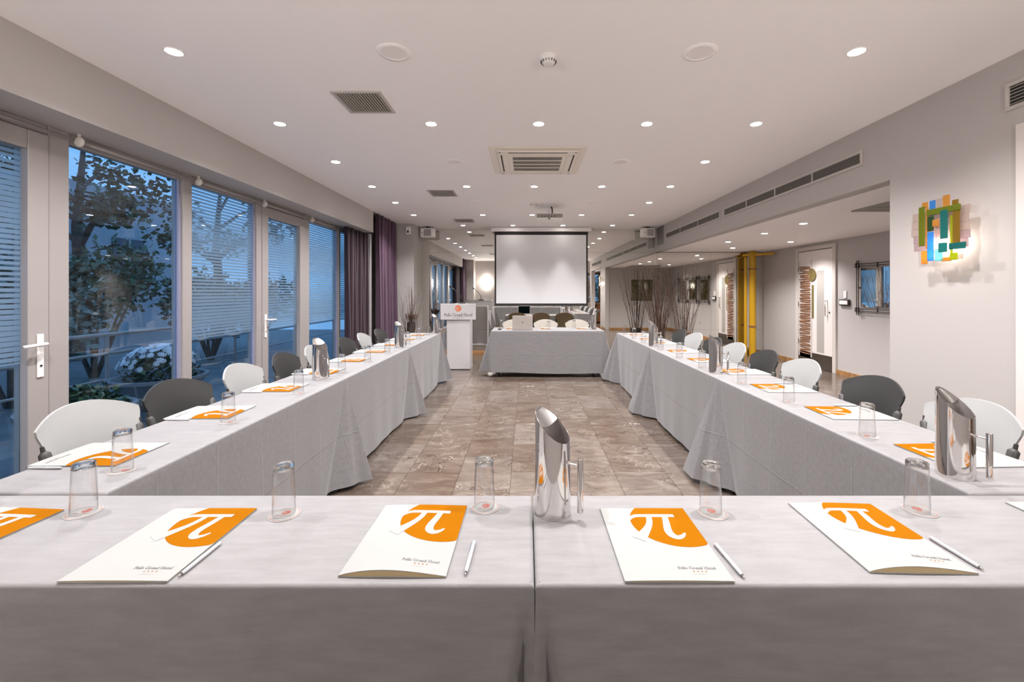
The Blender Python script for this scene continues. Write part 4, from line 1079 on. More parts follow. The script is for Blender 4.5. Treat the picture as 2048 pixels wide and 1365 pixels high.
# ------------------------------------------------------------------ chairs (face +y, the seat middle at the origin)
def chair_meshes(shell, inner):
    def back(u, v):      # u -1..1 across, v 0..1 up: fan shape, arched top, pointed shoulders
        half = 0.135 + 0.100 * v
        if v > 0.86: half *= 1 - 0.045 * ((v - 0.86) / 0.14) ** 2
        x = u * half
        z = 0.485 + v * (0.30 + 0.07 * (1 - abs(u) ** 2.2))
        y = -0.225 - 0.085 * v + 0.070 * (u * u) * (0.4 + 0.6 * v) + 0.015 * math.sin(PI * v)
        return x, y, z
    nu, nv = 17, 14
    bk = MB()
    U = lambda i: -1 + 2 * i / (nu - 1)
    bk.grid(nu, nv, lambda i, j: back(U(i), j / (nv - 1)))
    bk.mi = 1 if inner != shell else 0
    bk.grid(nu, nv, lambda i, j: (lambda p: (p[0], p[1] - 0.012, p[2]))(back(U(nu - 1 - i), j / (nv - 1))))
    bk.mi = 0
    rim = [(U(i), 0) for i in range(nu)] + [(1, j / (nv - 1)) for j in range(1, nv)] + [(U(i), 1) for i in range(nu - 2, -1, -1)] + [(-1, j / (nv - 1)) for j in range(nv - 2, 0, -1)]
    n = len(rim); P = [back(*q) for q in rim]
    bk.add([(p[0], p[1] - 0.012, p[2]) for p in P] + P, [(i, (i + 1) % n, n + (i + 1) % n, n + i) for i in range(n)])
    se = MB()
    def seat(i, j, dz):
        u = U(i); v = j / 11
        half = 0.205 + 0.025 * v
        y = -0.20 + 0.42 * v
        z = 0.445 - 0.015 * (1 - u * u) - 0.035 * max(0, v - 0.8) ** 2 * 25 + 0.03 * max(0, 0.15 - v) * 6
        yy = y - (0.03 * u ** 4 if v > 0.5 else -0.03 * u ** 4)
        return (u * half, yy, z - dz)
    se.grid(nu, 12, lambda i, j: seat(i, j, 0)); se.grid(nu, 12, lambda i, j: seat(nu - 1 - i, j, 0.014))
    ids = [(i, 0) for i in range(nu)] + [(nu - 1, j) for j in range(1, 12)] + [(i, 11) for i in range(nu - 2, -1, -1)] + [(0, j) for j in range(10, 0, -1)]
    n = len(ids)
    se.add([seat(*q, 0.014) for q in ids] + [seat(*q, 0) for q in ids], [(i, (i + 1) % n, n + (i + 1) % n, n + i) for i in range(n)])
    up = MB().tube([(0, -0.15, 0.43), (0, -0.185, 0.45), (0, -0.205, 0.55)], [0.011, 0.011, 0.010], 8)
    br = MB().tube([(0, -0.200, 0.525), (0, -0.212, 0.58), (0, -0.222, 0.70), (0, -0.224, 0.712)], [0.017, 0.021, 0.020, 0.009], 10).tube([(0, -0.224, 0.708), (0, -0.226, 0.735)], [0.009, 0.007], 8)
    fl = MB().tube([(0, 0.15, 0.425), (0, 0.17, 0.40), (0, 0.225, 0.005)], 0.0105, 8)
    rl = MB().tube([(0, -0.14, 0.425), (0, -0.17, 0.40), (0, -0.255, 0.005)], 0.0105, 8)
    fr = MB().tube([(-0.19, -0.15, 0.424), (-0.19, 0.16, 0.424)], 0.0105, 8).tube([(0.19, -0.15, 0.424), (0.19, 0.16, 0.424)], 0.0105, 8).tube([(-0.19, 0.0, 0.424), (0.19, 0.0, 0.424)], 0.0105, 8)
    ft = MB().lathe([(0.014, 0), (0.014, 0.018), (0.011, 0.02)], 10)
    return dict(backrest=bk.mesh('backrest', [shell, inner] if inner != shell else shell, True, 50), seat=se.mesh('seat', shell, True, 50), upright=up.mesh('upright', 'dark_metal', True),
                bracket=br.mesh('hinge_bracket', 'dark_plastic', True, 50), front_leg=fl.mesh('leg', 'chrome', True), rear_leg=rl.mesh('leg', 'chrome', True), frame=fr.mesh('seat_frame', 'chrome', True), foot=ft.mesh('foot', 'black_plastic'))
CM = {'white': chair_meshes('chair_white', 'chair_white'), 'black': chair_meshes('chair_black', 'chair_black'), 'cream': chair_meshes('chair_cream', 'chair_tan')}
def chair(x, y, rz, kind, label, group):
    t = thing('chair', label, 'chair', (x, y, 0), rz, group)
    m = CM[kind]
    put('seat', m['seat'], t); put('backrest', m['backrest'], t); put('seat_frame', m['frame'], t)
    for s in (-1, 1):
        put('upright', m['upright'], t, (s * 0.185, 0, 0)); put('hinge_bracket', m['bracket'], t, (s * 0.075, 0.0, 0), (0, R(11) * s, 0))
        f = put('leg', m['front_leg'], t, (s * 0.19, 0, 0)); put('foot', m['foot'], f, (0, 0.225, 0))
        f = put('leg', m['rear_leg'], t, (s * 0.19, 0, 0)); put('foot', m['foot'], f, (0, -0.255, 0))
    return t
kinds = ['white', 'black']
LYS = [2.02, 2.53, 3.14, 3.70, 4.22, 4.94, 5.48, 6.08]
RYS = [2.07, 2.65, 3.34, 3.87, 4.42, 4.94, 5.47, 6.00]
for k in range(8):
    pos = '%s from the near end' % ORD[k] if k else 'nearest the camera'
    c = kinds[k % 2]
    chair(-1.80, LYS[k], R(-90 + random.uniform(-5, 5)), c, '%s plastic chair in the window side row, %s' % (c, pos), 'chairs along the windows')
    chair(1.875, RYS[k], R(90 + random.uniform(-5, 5)), c, '%s plastic chair in the alcove side row, %s' % (c, pos), 'chairs along the alcove')
for k, x in enumerate((-0.23, 0.36, 0.95)):
    chair(x, 7.88, R(180), 'cream', 'cream chair behind the head table, %s' % ('left one behind the laptop', 'middle one', 'right one by the pitcher')[k], 'chairs behind the head table')

# ------------------------------------------------------------------ head table things
t = thing('laptop', 'silver laptop standing open on the head table, lid towards the room', 'laptop', (-0.065, 7.06, TZ + 0.0004), R(0))
MB().bbox(-0.165, 0.165, 0.0, 0.23, 0.0, 0.016, 0.003).build('base', 'laptop_silver', t)
MB().box(-0.15, 0.15, 0.03, 0.13, 0.016, 0.0175).build('keyboard', 'black_plastic', t)
ldo = MB().bbox(-0.165, 0.165, -0.007, 0.0, 0.0, 0.225, 0.0025).build('lid', 'laptop_silver', t, loc=(0, 0.004, 0.012), rot=(R(6), 0, 0))
MB().box(-0.157, 0.157, 0.0, 0.0012, 0.012, 0.217).build('display', 'screen_off', ldo)
MB().lathe([(0.013, 0), (0.013, 0.001)], 18).build('lid_logo', 'chrome', ldo, loc=(0, -0.007, 0.115), rot=(R(90), 0, 0))
t = thing('computer_mouse', 'small black mouse on the left of the head table', 'mouse', (-0.44, 7.10, TZ))
MB().lathe([(0.0, 0.001), (0.026, 0.001), (0.03, 0.008), (0.026, 0.022), (0.012, 0.031), (0, 0.032)], 18).build('shell', 'black_plastic', t, True).scale = (1, 1.7, 1)
MB().bbox(-0.003, 0.003, 0.018, 0.036, 0.026, 0.036, 0.001).build('wheel', 'slat_grey', t)
for k, x in enumerate((-0.22, 0.36, 0.97)):
    folder(x, 7.40, R(180), 'white folder on the head table, %s' % ('behind the laptop', 'in the middle', 'next to the pitcher')[k])
    glass_on_coaster((-0.42, 0.37, 0.82)[k], (7.38, 7.15, 7.42)[k], R(180), 'on the head table, %s' % ('left end', 'right of the laptop', 'between middle and right chair')[k])
pitcher(1.10, 7.12, R(200), 'steel pitcher at the right end of the head table')

# ------------------------------------------------------------------ lectern
t = thing('lectern', 'white lectern with hotel name board beside the head table', 'lectern', (-1.20, 7.62, 0))
MB().bbox(-0.205, 0.205, 0, 0.06, 0.01, 1.0, 0.004).build('front_panel', 'lectern_board', t)
MB().bbox(-0.205, 0.205, 0.055, 0.40, 0.0, 0.03, 0.004).build('foot_plate', 'lectern_board', t)
MB().bbox(-0.205, -0.185, 0.06, 0.36, 0.03, 1.0, 0.003).build('side_panel', 'acrylic', t)
MB().bbox(0.185, 0.205, 0.06, 0.36, 0.03, 1.0, 0.003).build('side_panel', 'lectern_board', t)
MB().bbox(-0.205, 0.205, -0.001, 0.002, 0.825, 0.832, 0.0008).build('panel_joint', 'vent_frame', t)
br = MB().bbox(-0.31, 0.31, -0.035, -0.02, 0.885, 1.165, 0.003).build('name_board', 'lectern_board', t)
bf = lambda x, y: (x, -0.0355, y)
mb = MB(); n = 36
mb.add([bf(0.0 + 0.056 * math.cos(2 * PI * k / n), 1.082 + 0.056 * math.sin(2 * PI * k / n)) for k in range(n)], [tuple(range(n))]); mb.build('logo_disc', 'logo_orange', br)
mb = MB()
for pts, w in PI_STROKES: mb.ribbon([(p[0] * 0.052, 1.082 + p[1] * 0.052) for p in pts], [q * 0.045 for q in w], lambda x, y: (x, -0.036, y))
mb.build('logo_sign', 'lectern_board', br)
mb = MB(); text(mb, 'Polis Grand Hotel', -0.245, 0.942, 0.082, bf, width=0.495); mb.build('hotel_name', 'ink_grey', br)
mb = MB(); text(mb, 'ATHENS', -0.10, 0.902, 0.034, bf, 0.45, width=0.225); mb.build('town_name', 'ink_grey', br)
MB().bbox(-0.36, 0.34, -0.02, 0.36, -0.008, 0.008, 0.003).build('reading_desk', 'acrylic', t, loc=(-0.05, 0.0, 1.10), rot=(R(10), 0, 0))
MB().box(-0.1, 0.12, 0.10, 0.30, 0.0085, 0.011).build('paper_sheet', 'paper', t, loc=(0, 0, 1.10), rot=(R(10), 0, 0))
t = thing('microphone', 'black gooseneck microphone on the lectern', 'microphone', (-1.17, 7.88, 1.157))
MB().bbox(-0.06, 0.06, -0.05, 0.05, -0.002, 0.028, 0.008).build('base', 'black_plastic', t)
MB().tube([(0, 0, 0.025), (-0.005, -0.01, 0.10), (-0.05, -0.03, 0.17), (-0.14, -0.06, 0.26), (-0.19, -0.08, 0.30)], 0.007, 8).build('gooseneck', 'dark_metal', t, True)
MB().tube([(-0.185, -0.078, 0.296), (-0.195, -0.082, 0.304), (-0.215, -0.09, 0.32), (-0.222, -0.093, 0.326)], [0.008, 0.016, 0.016, 0.006], 12).build('capsule', 'black_plastic', t, True)

# ------------------------------------------------------------------ branches
def branches(x, y, n, label, rbase, zv, ztop, spread, seed):
    rnd = random.Random(seed)
    t = thing('branch_vase', label, 'vase', (x, y, 0), 0, 'vases of bare branches')
    MB().lathe([(rbase * 0.8, 0), (rbase, 0.02), (rbase * 1.05, zv * 0.6), (rbase, zv), (rbase * 0.92, zv), (rbase * 0.95, zv * 0.6), (rbase * 0.85, 0.05), (0, 0.05)], 24).build('vase', 'vase_dark', t, True, 50)
    for k in range(n):
        a = rnd.uniform(0, 2 * PI); s = rnd.random() ** 0.7
        h = ztop * rnd.uniform(0.72, 1.0)
        bx, by = rbase * 0.75 * s * math.cos(a), rbase * 0.75 * s * math.sin(a)
        ex, ey = spread * s * math.cos(a), min(0.42, max(-0.42, spread * 0.7 * s * math.sin(a)))
        pts = []; rs = []
        m = 7
        for i in range(m):
            q = i / (m - 1)
            j = 0.02 * math.sin(q * PI)
            pts.append((bx + (ex - bx) * q ** 1.6 + rnd.uniform(-j, j), by + (ey - by) * q ** 1.6 + rnd.uniform(-j, j), 0.06 + (h - 0.06) * q)); rs.append(0.0062 * (1 - 0.75 * q))
        mb = MB().tube(pts, rs, 5, False)
        for b_ in range(2):
            i = rnd.randint(3, 5); p = Vector(pts[i]); d = (Vector(pts[i + 1]) - p).normalized() if i < m - 1 else Vector((0, 0, 1))
            d = (d + Vector((rnd.uniform(-.45, .45), rnd.uniform(-.3, .3), 0))).normalized() * rnd.uniform(0.15, 0.32)
            mb.tube([p, p + d * 0.5 + Vector((0, 0, .01)), p + d], [rs[i] * 0.8, rs[i] * 0.55, 0.0008], 4, False)
        mb.build('branch', 'branch_brown', t, True)
branches(2.62, 8.62, 34, 'tall vase of bare twisted branches before the mirror, left of the pair', 0.13, 0.50, 2.02, 0.52, 11)
branches(3.16, 8.66, 32, 'tall vase of bare twisted branches before the mirror, right of the pair', 0.13, 0.50, 1.98, 0.55, 12)
branches(-2.25, 8.42, 22, 'slim vase of short branches behind the window side row', 0.075, 0.78, 1.52, 0.30, 13)
t = thing('dried_grass', 'dried grass heads in the slim vase behind the window side row', 'plant', (-2.25, 8.42, 0.4))
rnd = random.Random(5)
for k in range(14):
    a = rnd.uniform(0, 2 * PI); q = rnd.uniform(0.02, 0.10)
    MB().tube([(0.3 * q * math.cos(a), 0.3 * q * math.sin(a), 0.05), (q * math.cos(a), q * math.sin(a), 0.42), (1.2 * q * math.cos(a), 1.2 * q * math.sin(a), 0.50), (1.4 * q * math.cos(a), 1.4 * q * math.sin(a), 0.56)], [0.002, 0.003, 0.014, 0.003], 6).build('stalk', 'branch_brown', t, True)

# ------------------------------------------------------------------ alcove: door, art, pipes, switches
d = thing('door_3', None, None, (AX, 7.78, 0), kind='structure')
MB().bbox(-0.03, 0, -0.54, -0.46, 0, 2.20).bbox(-0.03, 0, 0.46, 0.54, 0, 2.20).bbox(-0.03, 0, -0.46, 0.46, 2.13, 2.20).build('frame', 'door_beige', d)
leaf = MB().bbox(-0.018, 0, -0.455, 0.455, 0.01, 2.125).build('leaf', 'door_white', d)
MB().box(-0.020, -0.018, -0.455, 0.455, 2.118, 2.126).build('shadow_gap', 'dark_void', leaf)
MB().bbox(-0.022, -0.017, 0.08, 0.42, 0.16, 1.90, 0.002).build('glass_strip', 'door_white', leaf)
MB().bbox(-0.020, -0.017, -0.25, -0.06, 0.30, 1.75, 0.001).build('frosted_strip', 'door_glass', leaf)
MB().bbox(-0.022, -0.017, -0.455, 0.455, 0.01, 0.27, 0.001).build('kick_plate', 'kick_steel', leaf)
MB().bbox(-0.026, -0.017, 0.02, 0.065, 0.9, 1.50, 0.001).build('dark_strip', 'disc_olive', leaf)
MB().lathe([(0.0, 0), (0.115, 0), (0.115, 0.006), (0, 0.006)], 28).build('olive_disc', 'disc_olive', leaf, loc=(-0.030, 0.06, 1.68), rot=(0, R(-90), 0))
MB().tube([(-0.018, -0.33, 0.95), (-0.055, -0.33, 0.96), (-0.055, -0.33, 1.22), (-0.018, -0.33, 1.23)], 0.009, 8).build('handle', 'steel', leaf, True)
MB().lathe([(0.014, 0), (0.014, 0.008)], 14).build('lock', 'kick_steel', leaf, loc=(-0.018, -0.385, 1.02), rot=(0, R(-90), 0))
rnd = random.Random(3); z = 0.24; mb = MB()
for s in (0.42, 0.08): MB().bbox(-0.030, -0.018, s - 0.012, s + 0.012, 0.18, 1.95, 0.002).build('twig_rail', 'door_beige', leaf)
while z < 1.86:
    a = rnd.uniform(-0.012, 0.012)
    MB().tube([(-0.030, 0.10 + rnd.uniform(-.01, .02), z + a), (-0.034, 0.25, z + rnd.uniform(-.006, .006)), (-0.030, 0.40 + rnd.uniform(-.02, .01), z - a)], [0.010, 0.012, 0.009], 6).build('twig', 'twig_wood', leaf, True)
    z += rnd.uniform(0.026, 0.046)
for z in (0.4, 1.1, 1.75): MB().box(-0.026, -0.018, 0.44, 0.47, z, z + 0.09).build('hinge', 'dark_metal', leaf)

def art(loc, rz, s, label, bars=True):
    t = thing('rod_framed_mirror', label, 'mirror', loc, rz, 'rod framed wall mirrors') if bars else thing('art_panel', label, 'art', loc, rz)
    MB().bbox(-s, s, -0.02, -0.005, -s, s, 0.002).build('mirror_glass' if bars else 'painted_panel', 'mirror' if bars else 'art_green', t)
    if bars:
        e = s + 0.075
        for q in (-1, 1):
            for dd in (0.0, 0.035):
                MB().tube([(-e - 0.05, -0.03, q * (s + 0.03 + dd)), (e + 0.05, -0.03, q * (s + 0.03 + dd))], 0.006, 6).build('frame_rod', 'dark_metal', t, True)
                MB().tube([(q * (s + 0.03 + dd), -0.036, -e - 0.05), (q * (s + 0.03 + dd), -0.036, e + 0.05)], 0.006, 6).build('frame_rod', 'dark_metal', t, True)
            for q2 in (-1, 1):
                MB().bbox(-0.04, 0.04, -0.045, -0.03, -0.04, -0.028).bbox(-0.04, 0.04, -0.045, -0.03, 0.028, 0.04).bbox(-0.04, -0.028, -0.045, -0.03, -0.028, 0.028).bbox(0.028, 0.04, -0.045, -0.03, -0.028, 0.028).build('corner_knot', 'dark_metal', t, loc=(q * (s + 0.047), 0, q2 * (s + 0.047)))
        MB().box(-e, e, -0.012, 0, -0.006, 0.006).box(-0.006, 0.006, -0.012, 0, -e, e).build('wall_batten', 'dark_metal', t)
    else:
        MB().bbox(-s - 0.012, s + 0.012, -0.006, 0, -s - 0.012, s + 0.012).build('backing', 'dark_metal', t)
art((AX, 6.40, 1.44), R(-90), 0.30, 'square mirror in dark rod frame beside the alcove door')
art((AX, 5.52, 1.44), R(-90), 0.30, 'middle rod framed mirror on the alcove wall, seen in reflection')
art((AX, 4.64, 1.44), R(-90), 0.30, 'rod framed mirror farthest from the alcove door, seen in reflection')
art((4.18, 3.34, 1.43), R(180), 0.37, 'large square green and gold panel seen in the mirror among the branches', False)

t = thing('gas_pipes', 'pair of yellow painted pipes in the corner by the mirror', 'pipe', (4.86, 9.30, 0))
MB().tube([(0, 0, 0), (0, 0, 2.16)], 0.068, 18).build('main_pipe', 'pipe_yellow', t, True, 50)
MB().tube([(-0.12, 0.06, 0), (-0.12, 0.06, 2.12)], 0.032, 12).build('thin_pipe', 'pipe_yellow', t, True, 50)
MB().tube([(-0.18, 0.05, 2.16), (-0.10, 0.0, 2.17), (0.0, -0.02, 2.17), (0.26, -0.36, 2.17)], 0.028, 10).build('cross_pipe', 'pipe_yellow', t, True, 50)
MB().lathe([(0.045, 2.14), (0.085, 2.15), (0.085, 2.21), (0.05, 2.245)], 18).build('collar', 'pipe_yellow', t, True, 50)
for z in (0.62, 1.85): MB().lathe([(0.068, z), (0.080, z), (0.080, z + 0.03), (0.068, z + 0.03)], 18).build('clamp', 'twig_wood', t)
t = thing('wall_control', 'small white control box with switch above it beside the alcove door', 'switch', (AX, 7.05, 1.20))
MB().bbox(-0.035, 0, -0.11, 0.11, -0.05, 0.05, 0.006).build('box', 'dark_metal', t)
MB().bbox(-0.038, -0.034, -0.09, 0.09, -0.032, 0.032, 0.001).build('face', 'plastic_white', t)
MB().bbox(-0.012, 0, -0.035, 0.035, 0.07, 0.19, 0.003).build('switch', 'plastic_white', t)
t = thing('wall_socket', 'small socket plate low on the alcove wall, seen in the mirror', 'socket', (AX, 6.05, 0.45))
MB().bbox(-0.008, 0, -0.04, 0.04, -0.04, 0.04, 0.003).build('plate', 'vent_frame', t)
MB().lathe([(0.02, 0), (0.02, 0.003)], 14).build('outlet', 'dark_plastic', t, loc=(-0.008, 0, 0), rot=(0, R(-90), 0))

# coloured glass sconce on the right wall: strips woven over a hidden bulb (u along the wall towards the camera)
t = thing('glass_sconce', 'wall lamp of woven coloured glass strips, blue, green and amber', 'wall lamp', (RX, 2.885, 1.785))
def strip(u0, u1, v0, v1, off, mat, tilt=0):
    # u runs right in the photo (towards the camera, -y); v up; off distance from the wall
    MB().bbox(-0.004, 0.004, -(u1 - u0) / 2, (u1 - u0) / 2, -(v1 - v0) / 2, (v1 - v0) / 2, 0.003).build('glass_strip', mat, t, loc=(-off, -(u0 + u1) / 2, (v0 + v1) / 2), rot=(R(tilt), 0, 0))
S = 0.21
for (u0, u1, v0, v1, off, m) in (
    (-.95, .95, .40, .66, .085, 'glass_pale'), (-.98, .92, .14, .41, .085, 'glass_pale'), (-1.0, .95, -.10, .15, .085, 'glass_pale'), (-.92, .96, -.34, -.09, .085, 'glass_lilac'), (-.9, .9, -.60, -.33, .085, 'glass_lilac'), (-.6, .75, -.96, -.80, .085, 'glass_pale'),
    (-.62, -.40, -.45, .84, .105, 'glass_olive'), (-.55, -.34, .80, .98, .096, 'glass_amber'), (-.28, -.08, .50, .99, .096, 'glass_blue'), (-.05, .16, .62, 1.0, .096, 'glass_pale'), (.18, .40, .55, 1.06, .098, 'glass_amber'), (.46, .66, .70, .86, .096, 'glass_ochre'),
    (-.30, .80, .50, .70, .112, 'glass_olive'), (-.32, -.10, .00, .48, .104, 'glass_dark'), (-.10, .12, .12, .34, .112, 'glass_amber'), (-.30, -.08, -.96, -.02, .108, 'glass_blue'), (.18, .42, -.30, .60, .116, 'glass_teal'),
    (.44, .52, -.82, .40, .104, 'glass_lime'), (.54, .76, -.62, .62, .108, 'glass_ochre'), (.14, .42, -.72, -.42, .120, 'glass_teal'), (.44, .96, -.66, -.46, .112, 'glass_teal'), (.46, .70, -.98, -.76, .110, 'glass_lime'), (-.50, -.28, -1.05, -.62, .110, 'glass_amber'), (.14, .46, -1.0, -.88, .100, 'glass_amber'), (-.08, .14, -.80, .10, .098, 'glass_pale'), (-.06, .20, -.98, -.60, .104, 'glass_aqua'), (-.40, -.30, -.55, .80, .100, 'glass_amber')):
    strip(u0 * S, u1 * S, v0 * S, v1 * S, off, m)
MB().bbox(-0.02, 0, -0.06, 0.06, -0.06, 0.08).build('back_plate', 'plastic_white', t)
MB().tube([(-0.02, 0, 0.0), (-0.055, 0, 0.0), (-0.055, 0, -0.066)], 0.012, 8).build('bulb_holder', 'plastic_white', t, True)
MB().lathe([(0.0, -0.075), (0.016, -0.070), (0.022, -0.050), (0.016, -0.03), (0.010, -0.02), (0, -0.02)], 16).build('bulb', 'bulb_glow', t, True, loc=(-0.055, 0, -0.045))

# glowing sconce on the wall behind the camera (seen in the mirror), and an unseen added one
for sx, lab in ((-1.78, 'glowing white wall lamp on the plain wall seen in the mirror'), (1.78, 'unseen wall lamp added to light the front cloth, beside the side opening')):  # second lamp is unseen, added to light the front cloth
    t = thing('wall_sconce', lab, 'wall lamp', (sx, Y0, 1.80), 0, 'white wall lamps behind the camera')
    MB().bbox(-0.06, 0.06, 0, 0.03, -0.08, 0.08).build('back_plate', 'plastic_white', t)
    MB().grid(13, 2, lambda i, j: (0.13 * math.cos(PI * i / 12), 0.02 + 0.10 * math.sin(PI * i / 12), -0.16 + 0.32 * j)).build('shade', 'sconce_glow', t, True)
# window of the side passage and cabinet below it, seen in the mirror
w = thing('window_5', None, None, (0, 0, 0), kind='structure')
for a, b in ((2.72, 2.80), (3.24, 3.38), (3.80, 3.94), (4.22, 4.30)): MB().bbox(a, b, Y0 - 0.10, Y0 - 0.02, 0.90, 2.22).build('mullion', 'wood_trim', w)
MB().bbox(2.72, 4.30, Y0 - 0.1, Y0 - 0.02, 2.14, 2.22).bbox(2.72, 4.30, Y0 - 0.1, Y0 - 0.02, 0.90, 0.96).build('rail', 'wood_trim', w)
MB().box(2.72, 4.30, Y0 - 0.07, Y0 - 0.06, 0.96, 2.14).build('pane', 'window_glass', w)
t = thing('sideboard', 'brown wooden sideboard under the far window seen in the mirror', 'cabinet', (3.68, Y0 + 0.22, 0))
MB().bbox(-0.62, 0.62, -0.2, 0.2, 0.04, 0.80).build('body', 'wood_brown', t)
MB().bbox(-0.64, 0.64, -0.21, 0.22, 0.80, 0.84).build('top', 'wood_brown', t)
for x in (-0.31, 0.31):
    dd = MB().bbox(-0.29, 0.29, 0.2, 0.215, 0.08, 0.77).build('door', 'wood_brown', t, loc=(x, 0, 0))
    MB().lathe([(0.012, 0), (0.012, 0.02)], 10).build('knob', 'steel_brushed', dd, loc=(0, 0.215, 0.5), rot=(R(-90), 0, 0))

# ------------------------------------------------------------------ outside the windows: terrace at dusk
struct('terrace', MB().box(-14, BX - 0.09, -3, 16, -0.16, -0.02), 'terrace_stone')
struct('passage_ground', MB().box(0, 9, -8, Y0 - 0.12, -0.16, -0.02), 'terrace_stone')
def leaves(mb, c, rad, n, size, rnd, shell=0.5, flat=1.0):
    for _ in range(n):
        v = Vector((rnd.gauss(0, 1), rnd.gauss(0, 1), rnd.gauss(0, 1))).normalized() * (shell + (1 - shell) * rnd.random())
        p = Vector((c[0] + v.x * rad[0], c[1] + v.y * rad[1], c[2] + v.z * rad[2]))
        d = Vector((rnd.gauss(0, 1), rnd.gauss(0, 1), rnd.gauss(0, 0.6))).normalized(); s = d.cross(Vector((rnd.gauss(0, 1), rnd.gauss(0, 1), rnd.gauss(0, 1)))).normalized()
        l = size * rnd.uniform(0.6, 1.3); w_ = l * 0.32
        mb.add([p, p + d * l * 0.5 + s * w_, p + d * l, p + d * l * 0.5 - s * w_], [(0, 1, 2, 3)])
def bush(x, y, rx, rz_, zc, label, mat, n, seed, size=0.11):
    rnd = random.Random(seed)
    t = thing('shrub', label, 'shrub', (x, y, -0.02), 0, 'shrubs on the terrace')
    mb = MB()
    for q in range(5):
        a = 2 * PI * q / 5
        leaves(mb, (rx * 0.45 * math.cos(a), rx * 0.45 * math.sin(a), zc + rz_ * rnd.uniform(-0.3, 0.4)), (rx * 0.65, rx * 0.65, rz_ * 0.65), n // 5, size, rnd, 0.35)
    tag(mb.build('foliage', mat, t), kind='stuff')
    for q in range(6):
        a = 2 * PI * q / 6 + 0.4
        MB().tube([(0.03 * math.cos(a), 0.03 * math.sin(a), 0), (rx * 0.3 * math.cos(a), rx * 0.3 * math.sin(a), zc * 0.6), (rx * 0.65 * math.cos(a), rx * 0.65 * math.sin(a), zc + rz_ * 0.4)], [0.03, 0.02, 0.006], 6, False).build('stem', 'bark', t, True)
bush(-6.2, 5.2, 0.85, 0.85, 1.15, 'leafy shrub beyond the rail, behind the clear pane on its left', 'leaf_pale', 2600, 1)
bush(-7.0, 7.0, 0.95, 0.95, 1.30, 'dark leafy shrub beyond the rail in the middle of the clear pane', 'leaf_green', 2600, 2)
bush(-6.5, 8.9, 0.9, 0.9, 1.15, 'leafy shrub beyond the rail at the right of the clear pane', 'leaf_green', 2400, 3)
bush(-6.2, 3.2, 0.9, 0.9, 1.1, 'leafy shrub beyond the rail behind the near glazed door', 'leaf_green', 1800, 4)
bush(-6.6, 10.6, 1.0, 0.8, 1.1, 'leafy shrub beyond the rail behind the wide striped pane', 'leaf_dark', 1800, 5)
bush(3.4, -2.4, 1.2, 1.1, 1.4, 'green shrub outside the passage window seen in the mirror', 'leaf_pale', 2200, 6)
def tree(x, y, h, label, seed, n):
    rnd = random.Random(seed)
    t = thing('tree', label, 'tree', (x, y, -0.02), 0, 'trees beyond the terrace')
    MB().tube([(0, 0, 0), (0.1, 0.05, h * 0.3), (-0.05, 0.1, h * 0.6), (0.1, 0.1, h)], [0.16, 0.13, 0.09, 0.03], 9, False).build('trunk', 'bark', t, True)
    fo = MB()
    for q in range(7):
        a = rnd.uniform(0, 2 * PI); z0_ = h * rnd.uniform(0.35, 0.8); l = rnd.uniform(0.7, 1.5)
        e = (l * math.cos(a), l * math.sin(a), z0_ + l * 0.6)
        MB().tube([(0, 0.05, z0_), (e[0] * 0.5, e[1] * 0.5, z0_ + l * 0.4), e], [0.05, 0.035, 0.012], 6, False).build('bough', 'bark', t, True)
        leaves(fo, e, (0.7, 0.7, 0.45), n // 7, 0.15, rnd, 0.2)
    tag(fo.build('foliage', 'leaf_dark', t), kind='stuff')
tree(-9.2, 8.8, 4.6, 'tree with dark crown standing behind the clear pane', 21, 1500)
tree(-9.8, 6.6, 5.0, 'tall tree with dark crown left in the clear pane', 22, 1400)
tree(-9.0, 12.5, 4.6, 'dark tree behind the wide striped pane', 23, 1300)
# neighbouring house wall with windows
t = thing('neighbour_house', 'grey neighbouring house far behind the shrubs', 'building', (-13.2, 9.0, -0.02))
MB().box(-0.3, 0.3, -7, 7, 0, 4.6).build('wall', 'facade_grey', t)
for k in range(5):
    wd = MB().bbox(0.29, 0.34, -0.55, 0.55, 1.5, 3.1).build('window', 'facade_dark', t, loc=(0, -5.4 + 2.6 * k, 0))
    MB().bbox(0.32, 0.37, -0.03, 0.03, 1.5, 3.1).build('glazing_bar', 'frame_white', wd)
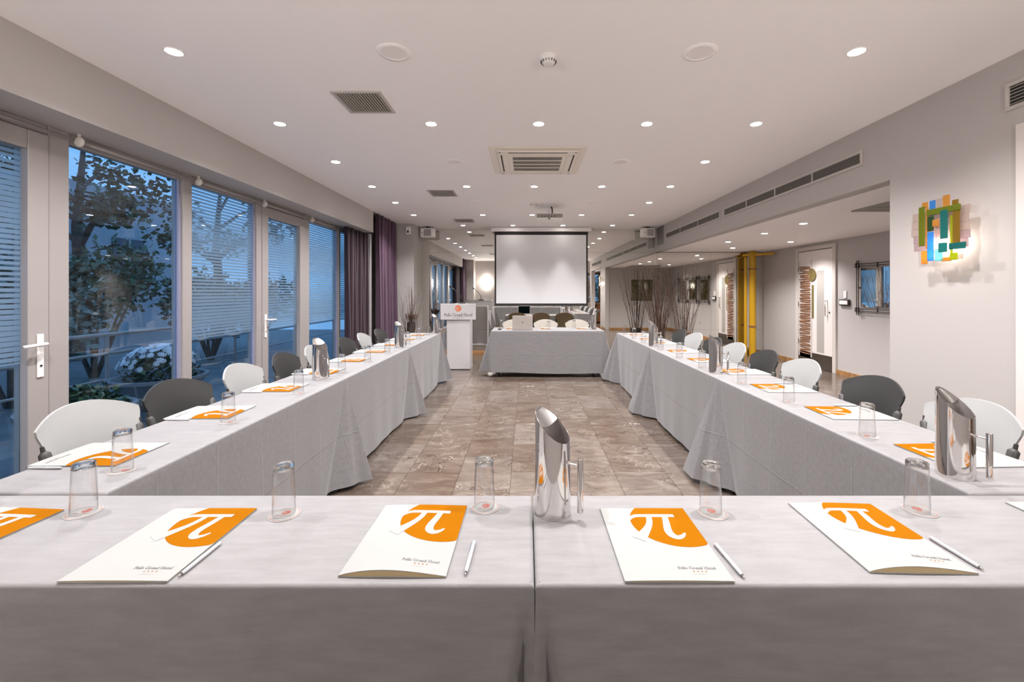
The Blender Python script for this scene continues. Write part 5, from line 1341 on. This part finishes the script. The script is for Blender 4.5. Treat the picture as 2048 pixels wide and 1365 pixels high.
# terrace rail
t = thing('terrace_rail', 'two bar metal rail along the terrace edge', 'railing', (-4.85, 6.0, -0.02))
for z, r_ in ((0.90, 0.024), (0.68, 0.02), (0.38, 0.015)): MB().tube([(0, -5.5, z), (0, 8, z)], r_, 10).build('bar', 'rail_metal', t, True)
me = MB().tube([(0, 0, 0), (0, 0, 0.9)], 0.02, 8).mesh('rail_post', 'rail_metal')
for k in range(7): put('rail_post', me, t, (0, -5.4 + 2.2 * k, 0))
def planter(x, y, label, r, h, flowers, seed):
    rnd = random.Random(seed)
    t = thing('planter', label, 'planter', (x, y, -0.02), 0, 'terrace planters')
    MB().lathe([(r * 0.42, 0), (r * 0.45, h * 0.25), (r * 0.75, h * 0.6), (r * 0.98, h * 0.9), (r * 1.06, h * 0.93), (r * 1.06, h), (r * 0.95, h), (r * 0.85, h * 0.85), (0, h * 0.8)], 32).build('bowl', 'planter_grey', t, True, 50)
    MB().lathe([(r * 0.46, h * 0.26), (r * 0.77, h * 0.58), (r * 0.80, h * 0.62), (r * 0.70, h * 0.58), (r * 0.46, h * 0.30)], 32, close=True).build('band', 'planter_pale', t, True)
    p = thing('potted_plant', 'leafy plant growing in the ' + label, 'plant', (x, y, h - 0.02), 0, 'terrace plants')
    mb = MB(); leaves(mb, (0, 0, 0.02), (r * 0.82, r * 0.82, 0.27 if flowers else 0.16), 900, 0.06, rnd, 0.5)
    tag(mb.build('foliage', 'leaf_dark', p), kind='stuff')
    if flowers:
        fm = MB()
        for k in range(9):
            a = 2 * PI * k / 9
            fm.add([(0.0, 0, 0.006), (0.026 * math.cos(a - .22), 0.026 * math.sin(a - .22), 0.0), (0.032 * math.cos(a), 0.032 * math.sin(a), 0.004), (0.026 * math.cos(a + .22), 0.026 * math.sin(a + .22), 0.0)], [(0, 1, 2, 3)])
        fme = fm.mesh('flower', 'flower_white')
        for k in range(230):
            th = rnd.uniform(0, 2 * PI); ph = rnd.uniform(0.0, 1.25)
            n_ = Vector((math.sin(ph) * math.cos(th), math.sin(ph) * math.sin(th), math.cos(ph)))
            o = put('flower', fme, p, (n_.x * r * 0.90, n_.y * r * 0.90, 0.02 + n_.z * 0.33)); o.rotation_euler = n_.to_track_quat('Z', 'Y').to_euler()
planter(-4.05, 4.78, 'wide bowl planter of white flowers behind the clear pane', 0.42, 0.47, True, 31)
planter(-3.62, 3.50, 'dark bowl planter low in the corner of the clear pane', 0.34, 0.46, False, 32)
planter(-3.95, 2.55, 'bowl planter behind the near glazed door', 0.34, 0.62, False, 33)
